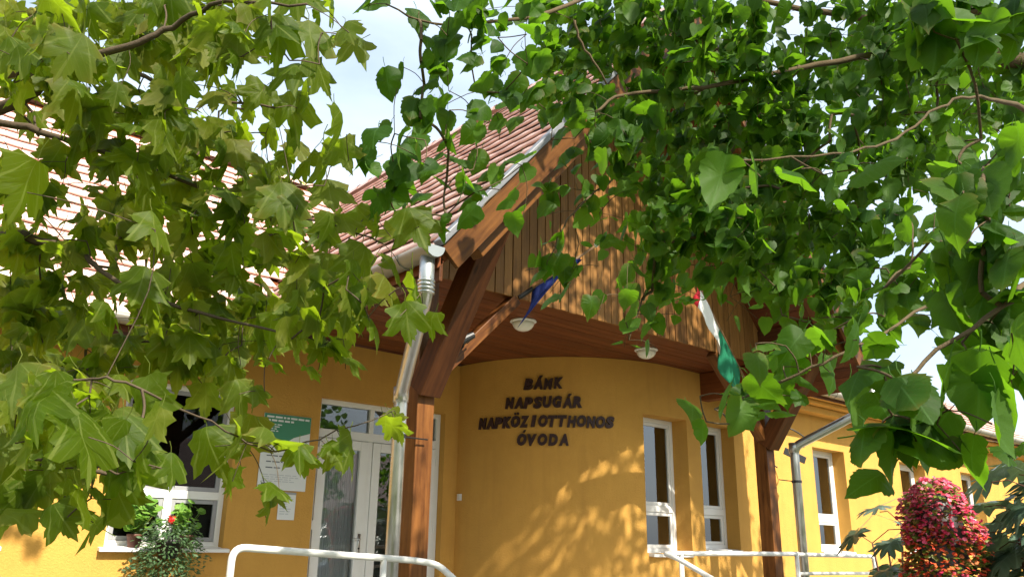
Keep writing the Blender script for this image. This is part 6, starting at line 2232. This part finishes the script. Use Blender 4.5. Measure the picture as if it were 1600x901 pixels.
def join_leaves(items, name, parent):
    """items: (mesh, 4x4); one mesh with UVs"""
    cache = {}; V = []; UV = []; LI = []; LS = []; off = 0; loff = 0
    for me, M in items:
        if me not in cache:
            co = np.empty(len(me.vertices) * 3); me.vertices.foreach_get('co', co)
            li = np.empty(len(me.loops), int); me.loops.foreach_get('vertex_index', li)
            uv = np.empty(len(me.loops) * 2); me.uv_layers[0].data.foreach_get('uv', uv)
            ls = np.empty(len(me.polygons), int); me.polygons.foreach_get('loop_start', ls)
            cache[me] = (co.reshape(-1, 3), li, uv, ls)
        co, li, uv, ls = cache[me]
        A = np.array(M)
        V.append(co @ A[:3, :3].T + A[:3, 3]); LI.append(li + off); UV.append(uv); LS.append(ls + loff)
        off += len(co); loff += len(li)
    m = bpy.data.meshes.new(name)
    V = np.concatenate(V); LI = np.concatenate(LI); UV = np.concatenate(UV); LS = np.concatenate(LS)
    m.vertices.add(len(V)); m.vertices.foreach_set('co', V.ravel())
    m.loops.add(len(LI)); m.loops.foreach_set('vertex_index', LI.astype(np.int32))
    m.polygons.add(len(LS)); m.polygons.foreach_set('loop_start', LS.astype(np.int32))
    m.polygons.foreach_set('use_smooth', np.ones(len(LS), bool))
    ul = m.uv_layers.new(name='UVMap'); ul.data.foreach_set('uv', UV)
    m.update(calc_edges=True); m.validate()
    m.materials.append(items[0][0].materials[0])
    return tag(link(name, m, None, parent), kind='stuff')
def leaf_matrix(c, d, n, s):
    d = d.normalized(); n = (n - d * n.dot(d)); n = n.normalized() if n.length > 1e-4 else d.orthogonal().normalized(); x = d.cross(n)
    return Matrix(((x.x * s, d.x * s, n.x * s, c.x), (x.y * s, d.y * s, n.y * s, c.y), (x.z * s, d.z * s, n.z * s, c.z), (0, 0, 0, 1)))
def rvec(rr):
    while True:
        v = Vector((rr.uniform(-1, 1), rr.uniform(-1, 1), rr.uniform(-1, 1)))
        if .05 < v.length < 1: return v

def tree(name, label, trunk, limbs, sprays, meshes, low, bark, seed, down, size_var, n_own=300):
    rr = random.Random(seed); T = based(empty(name, label, 'tree'), trunk[0][:3])
    tp = smooth_path([p[:3] for p in trunk], 6)
    tr = [np.interp(i / (len(tp) - 1) * (len(trunk) - 1), range(len(trunk)), [p[3] for p in trunk]) for i in range(len(tp))]
    MB().tube(tp, [r * (1 + .06 * math.sin(i * 2.1)) for i, r in enumerate(tr)], 14).build('trunk', bark, T, True)
    nodes = [(p, r) for p, r in zip(tp, tr) if p.z > 1.9]
    for lb in limbs:
        P = smooth_path([p[:3] for p in lb], 5)
        P = [p + rvec(rr) * .008 for p in P]
        R_ = [float(np.interp(i / (len(P) - 1) * (len(lb) - 1), range(len(lb)), [p[3] for p in lb])) for i in range(len(P))]
        MB().tube(P, R_, 8).build('branch', bark, T, True)
        nodes += list(zip(P, R_))
    SP = np.array([[float(q) for q in l.split()] for l in sprays.strip().split('\n')])
    n0 = len(nodes); pos = np.array([p[:] for p, r in nodes]); n = len(SP); C_ = SP[:, :3]
    dist = np.full(n, 1e9); par = np.zeros(n, int)
    for i in range(n0):
        d = np.linalg.norm(C_ - pos[i], axis=1); q = d < dist; dist[q] = d[q]; par[q] = i
    todo = np.ones(n, bool); order = []; allp = list(pos)
    idx = [None] * n; link_d = np.zeros(n)
    for _ in range(n):                                       # grow the twigs from the limbs outward
        i = int(np.argmin(np.where(todo, dist, 1e9))); todo[i] = False; idx[i] = len(allp); order.append(i); allp.append(C_[i])
        d = np.linalg.norm(C_ - C_[i], axis=1) * 1.12 + .01; q = todo & (d < dist); dist[q] = d[q]; par[q] = idx[i]
    cnt = {}
    for i in reversed(order):
        cnt[i] = cnt.get(i, 0) + 1
        if par[i] >= n0: j = order[par[i] - n0]; cnt[j] = cnt.get(j, 0) + cnt[i]
    tw = MB()
    for i in order:
        a = Vector(allp[par[i]]); b = Vector(C_[i]); L = (b - a).length
        if L < .01 or L > 1.6: continue
        r = min(.0009 * cnt[i] ** .5 + .0006, .009)
        mid = a.lerp(b, .5) + Vector((rr.uniform(-.1, .1), rr.uniform(-.1, .1), rr.uniform(-.02, .12))) * L
        tw.tube(smooth_path([a, mid, b], 3), r, 5, False)
    tag(tw.build('twigs', bark, T, True), kind='stuff')
    items = []; cpos = Vector((0, 0, 1.6)); t0 = Vector(trunk[0][:3])
    for x, y, z, r, k, sz in SP:
        c0 = Vector((x, y, z)); o = c0 - t0; o.z = 0; o = o.normalized()
        for _ in range(int(k)):
            c = c0 + rvec(rr) * r * 1.15
            d = o * .25 + rvec(rr) * .75 + Vector((0, 0, -1)) * rr.uniform(*down)
            nn = Vector((0, 0, .75)) + rvec(rr) * .9 + SUN * .35
            s = sz * rr.uniform(*size_var)
            vc = c - cpos; w = vc.dot(fw)
            px, py = (vc.dot(r2) / w, vc.dot(u2) / w) if w > .2 else (9, 9)
            seen = abs(px) < .64 and abs(py) < .37
            items.append((s / vc.length if seen else 0, rr.choice(meshes if seen and s / vc.length > .024 else low), leaf_matrix(c, d, nn, s)))
    items.sort(key=lambda q: -q[0])
    for q in items[:n_own]: link('leaf', q[1], None, T, False, 0, q[2])
    join_leaves([q[1:] for q in items[n_own:]], 'foliage', T)
    return T
PT = tree('plane_tree', 'plane tree on the left with large lobed leaves', [(.0, 4.3, 0, .17), (.02, 4.28, 1.2, .15), (.06, 4.2, 2.4, .12), (.05, 4.15, 3.6, .09), (-.1, 4.0, 5.2, .05), (-.2, 3.9, 6.4, .02)],
     [P_LIMB_A, P_LIMB_B, P_LIMB_C, P_LIMB_D, P_LIMB_E, P_LIMB_F], PLANE_SPRAYS, PLANE_LV, PLANE_LOW, 'bark_plane', 11, (.3, 1.3), (.58, 1.25))
MT = tree('mulberry_tree', 'mulberry tree on the right with smaller heart shaped leaves', [(5.0, .85, 0, .16), (4.95, .9, 1.5, .14), (4.85, .9, 2.8, .12), (4.6, .9, 4.0, .10), (4.9, 1.0, 5.4, .06), (5.2, 1.1, 7.0, .02)],
     [M_LIMB_A, M_LIMB_B, M_LIMB_C, M_LIMB_D, M_LIMB_E, M_LIMB_F, M_LIMB_G, M_LIMB_H], MULBERRY_SPRAYS, MULB_LV, MULB_LOW, 'bark_mulberry', 23, (.2, 1.1), (.55, 1.25))
for p in FRUITS:
    MB().lathe([(.002, -.018), (.012, -.014), (.018, 0), (.012, .014), (.002, .018)], p, 14).build('fruit', 'fruit', PT, True)

# ------------------------------------------------------------------ pots and plants
def small_leaves(n, place, meshes, size, rr, upb=.5):
    it = []
    for _ in range(n):
        c, o = place(rr); s = rr.uniform(*size)
        it.append((rr.choice(meshes), leaf_matrix(c, o + rvec(rr) * .8 + Vector((0, 0, -.2)), o * .6 + Vector((0, 0, upb)) + rvec(rr) * .5, s)))
    return it
GER = [leaf_mesh('leaf', ROUND_OUT, .45, .7, 'leaf_geranium', -.3, -.2, .05, s) for s in range(3)]
TRL = [leaf_mesh('leaf', OVAL_OUT, .45, .2, 'leaf_trailing', .3, .2, .02, s) for s in range(3)]
def pot_mesh(c, r, h): return MB().lathe([(r * .7, 0), (r * .95, h * .8), (r, h * .8), (r, h), (r * .85, h), (r * .8, h * .85), (.002, h * .84)], c, 20)
def potted(name, label, c, r, h, mat, n, rad_, size, own=False, off=(0, 0, 0), seed=1):
    e = based(empty(name, label, 'plant', 'pots on the window sill'), c)
    pot_mesh(c, r, h).build('pot', mat, e, True)
    rr = random.Random(seed); top = Vector(c) + Vector((0, 0, h)); ct = top + Vector(off)
    st_ = MB(); its = []
    for i in range(n):
        v = rvec(rr); p = ct + Vector((v.x * rad_[0], v.y * rad_[1], v.z * rad_[2]))
        st_.tube(smooth_path([top, top.lerp(p, .5) + rvec(rr) * .02, p], 3), .003, 4, False)
        its.append((rr.choice(GER), leaf_matrix(p, Vector((v.x, v.y - .4, -.4)), Vector((v.x * .5, -.7, .6)) + rvec(rr) * .5, rr.uniform(*size))))
    tag(st_.build('stems', 'leaf_geranium', e), kind='stuff')
    for m, M in its: link('leaf', m, None, e, False, 0, M)
    return e
ZSL = 1.545
potted('geranium', 'bright green geranium in a brown pot on the window sill', (2.64, YW - .01, ZSL), .075, .12, 'pot_brown', 46, (.20, .13, .19), (.06, .105), off=(.05, -.02, .17), seed=4)
g2 = potted('geranium', 'geranium with one red bloom beside the trailing plant', (3.13, YW - .005, ZSL), .075, .12, 'pot_brown', 40, (.19, .12, .17), (.055, .09), off=(-.02, -.02, .14), seed=9)
rr = random.Random(6); fl = []
for i in range(34):
    v = rvec(rr); p = Vector((2.90, YW - .16, 1.80)) + v * .042
    fl.append((p, v))
pm = MB()
for p, v in fl:
    n_ = v.normalized(); a = n_.orthogonal().normalized(); b = n_.cross(a)
    pm.add([p + a * .015, p + b * .015 + n_ * .004, p - a * .015, p - b * .015 + n_ * .004], [(0, 1, 2, 3)])
tag(pm.build('bloom', 'petal_red', g2), kind='stuff')
MB().tube(smooth_path([(3.11, YW - .01, 1.66), (3.02, YW - .08, 1.76), (2.90, YW - .16, 1.79)]), .004, 6).build('flower_stalk', 'leaf_geranium', g2, True)
# trailing plant in a dark pot hung from the sill
TP = based(empty('trailing_plant', 'grey green trailing plant in a dark pot hanging below the window sill', 'plant', 'pots on the window sill'), (2.90, YW - .22, 1.36))
pot_mesh((2.90, YW - .20, 1.45), .12, .17).build('pot', 'pot_dark', TP, True)
def pl(rr):
    a = rr.uniform(0, 2 * math.pi); u = rr.random()
    r = (.14 + .14 * math.sin(math.pi * min(1, u * 1.15)) ** .7) * (1 + .22 * math.sin(5 * a) * math.sin(9 * u + a)); z = 1.74 - u * .70 - .08 * math.sin(3 * a)
    o = Vector((math.cos(a) * 1.05, math.sin(a) * .7, .1)); c = Vector((2.90, YW - .20, z)) + Vector((o.x, o.y, 0)) * r * rr.uniform(.55, 1.22)
    c.y = min(c.y, YW - .02)
    return c, o
its = small_leaves(2300, pl, TRL, (.024, .048), rr)
join_leaves(its, 'foliage', TP)

# flower column right of the porch
FT = based(empty('flower_tower', 'tall column of pink and orange red begonias right of the handrail', 'plant'), (8.05, 3.28, 0))
MB().lathe([(.26, 0), (.33, .30), (.35, .30), (.35, .36), (.30, .36), (.28, .32), (.002, .31)], (8.05, 3.28, 0), 28).build('pot', 'pot_brown', FT, True)
MB().tube([(8.05, 3.28, .3), (8.05, 3.28, 2.1)], .05, 10).build('pole', 'pot_dark', FT)
PET = [leaf_mesh('petal', ROUND_OUT, .45, .05, 'petal_pink', .5, .3, .08, s) for s in range(3)]
PEO = [leaf_mesh('petal', ROUND_OUT, .45, .05, 'petal_orange', .5, .3, .08, s) for s in range(3)]
BEG = [leaf_mesh('leaf', MULB_OUT, .45, .2, 'leaf_begonia', .2, .2, .05, s) for s in range(3)]
def ptower(z0, z1, ro):
    def f(rr):
        a = rr.uniform(0, 2 * math.pi); z = rr.uniform(z0, z1); u = (z - .35) / 1.9
        r = ro * (.275 + .055 * math.sin(7 * u + 2 * a) + .04 * math.sin(17 * u + 3 * a)) * min(1, ((2.26 - z) / .22 + .18)) ** .5
        o = Vector((math.cos(a), math.sin(a), .25)); return Vector((8.05, 3.28, z)) + Vector((o.x, o.y, 0)) * r * rr.uniform(.82, 1.08), o
    return f
join_leaves(small_leaves(2200, ptower(.35, 2.24, .98), BEG, (.04, .08), rr), 'foliage', FT)
MB().lathe([(.18, .36), (.21, .8), (.21, 1.6), (.19, 2.0), (.10, 2.12)], (8.05, 3.28, 0), 16).build('planter', 'pot_dark', FT, True)
join_leaves(small_leaves(1350, ptower(1.68, 2.27, 1.08), PET, (.024, .046), rr), 'blossoms', FT)
join_leaves(small_leaves(800, ptower(1.20, 1.86, 1.08), PEO, (.024, .044), rr), 'blossoms', FT)
join_leaves(small_leaves(500, ptower(.40, 1.5, 1.08), PET, (.024, .044), rr), 'blossoms', FT)

# castor bean plants
CAS = [leaf_mesh('leaf', CAST_OUT, .30, .8, 'leaf_castor', .25, .15, .03, s) for s in range(4)]
def castor(label, base, h, n, spread, seed, size=(.34, .54)):
    rr = random.Random(seed); e = based(empty('castor_bean_plant', label, 'plant', 'castor bean plants'), (*base, 0)); m = MB()
    b = Vector((*base, 0)); tips = []
    for k in range(3):
        t = b + Vector((rr.uniform(-.2, .2), rr.uniform(-.2, .2), h * rr.uniform(.8, .95)))
        path = smooth_path([b + rvec(rr) * .05 * Vector((1, 1, 0)).length, b.lerp(t, .5) + Vector((rr.uniform(-.06, .06), rr.uniform(-.06, .06), 0)), t], 4)
        m.tube([(p.x, p.y, max(p.z, 0)) for p in path], [.02 - .012 * i / (len(path) - 1) for i in range(len(path))], 7); tips.append(path)
    m.build('stem', 'pot_brown', e, True)
    for i in range(n):
        p0 = Vector(tips[i % 3][rr.randrange(4, 9)]); a = rr.uniform(0, 6.28); o = Vector((math.cos(a), math.sin(a), rr.uniform(-.1, .5)))
        c = p0 + o * rr.uniform(.15, spread); 
        MB().tube([p0, p0.lerp(c, .6) + Vector((0, 0, .05)), c], .005, 5).build('stalk', 'pot_brown', e)
        link('leaf', rr.choice(CAS), None, e, False, 0, leaf_matrix(c + o * .08, o + Vector((0, 0, -.6)) + rvec(rr) * .3, Vector((o.x * .4, o.y * .4, 1)) + rvec(rr) * .3, rr.uniform(*size)))
    return e
castor('dark glossy castor bean plant right of the flower column', (8.42, 2.62), 2.25, 26, .40, 3)
castor('castor bean plant with paler leaves at the right edge', (9.1, 2.5), 2.5, 24, .42, 31)
castor('castor bean plant left of the flower column by the handrail', (8.55, 3.95), 2.1, 16, .30, 7, (.24, .38))

# ------------------------------------------------------------------ across the road (seen in the panes)
H = based(empty('neighbour_house', 'house with brown red roof across the road, mirrored in the door glass', 'building'), (21, -25, 0))
MB().box(13, 29, -29, -21, 0, 3.2).build('wall', 'plaster_inside', H)
MB().prism([(12.5, -29.6, 3.2), (12.5, -20.4, 3.2), (12.5, -25, 6.6)], [(29.5, -29.6, 3.2), (29.5, -20.4, 3.2), (29.5, -25, 6.6)]).build('roof', 'tile', H)
for x in (15, 18, 22, 26): MB().box(x, x + 1.2, -20.99, -20.95, 1.0, 2.5).build('window', 'glass_dark', H)
def far_tree(label, base, h, r, seed):
    rr = random.Random(seed); e = based(empty('street_tree', label, 'tree', 'trees across the road'), (*base, 0)); b = Vector((*base, 0))
    MB().tube([b, b + Vector((.1, 0, h * .5)), b + Vector((0, .2, h * .85))], [.22, .15, .05], 10).build('trunk', 'bark_plane', e, True)
    its = []
    for k in range(26):
        v = rvec(rr); c = b + Vector((0, 0, h * .66)) + Vector((v.x * r, v.y * r, v.z * h * .34))
        for _ in range(55):
            p = c + rvec(rr) * r * .38; its.append((rr.choice(MULB_LOW), leaf_matrix(p, rvec(rr) + Vector((0, 0, -.4)), rvec(rr) + Vector((0, 0, .5)), rr.uniform(.2, .34))))
    join_leaves(its, 'crown', e)
far_tree('broad street tree across the road, mirrored in the transom', (15.5, -14.5), 7.5, 2.6, 1)
far_tree('taller street tree across the road near the neighbour house', (23.5, -16.0), 9.0, 3.0, 2)
CR = based(empty('parked_car', 'grey blue car parked across the road, mirrored in the door glass', 'car'), (13.6, -6.4, 0))
side = [(-2.05, .35), (-2.05, .75), (-1.95, .92), (-1.1, 1.0), (-.55, 1.42), (.75, 1.46), (1.45, 1.05), (2.0, .98), (2.08, .6), (2.05, .35)]
bm = MB().prism([(13.6 + x, -7.25, z) for x, z in side], [(13.6 + x, -5.55, z) for x, z in side]).build('body', 'car_paint', CR, bevel=.06)
for y0 in (-7.262, -5.542): MB().box(12.75, 14.55, y0, y0 + .004, 1.04, 1.36).build('side_window', 'glass_dark', CR)
for x in (12.35, 14.95):
    for y0 in (-7.27, -5.73):
        w_ = MB().tube([(x, y0, .31), (x, y0 + .2, .31)], .31, 20).build('wheel', 'tyre', CR); MB().tube([(x, y0 - .005, .31), (x, y0 + .205, .31)], .18, 14).build('rim', 'zinc', w_)

# ------------------------------------------------------------------ put every Empty at the foot of its thing
for e, loc in BASES:
    for ch in e.children: ch.matrix_basis = Matrix.Translation(-loc) @ ch.matrix_basis
    e.location = loc
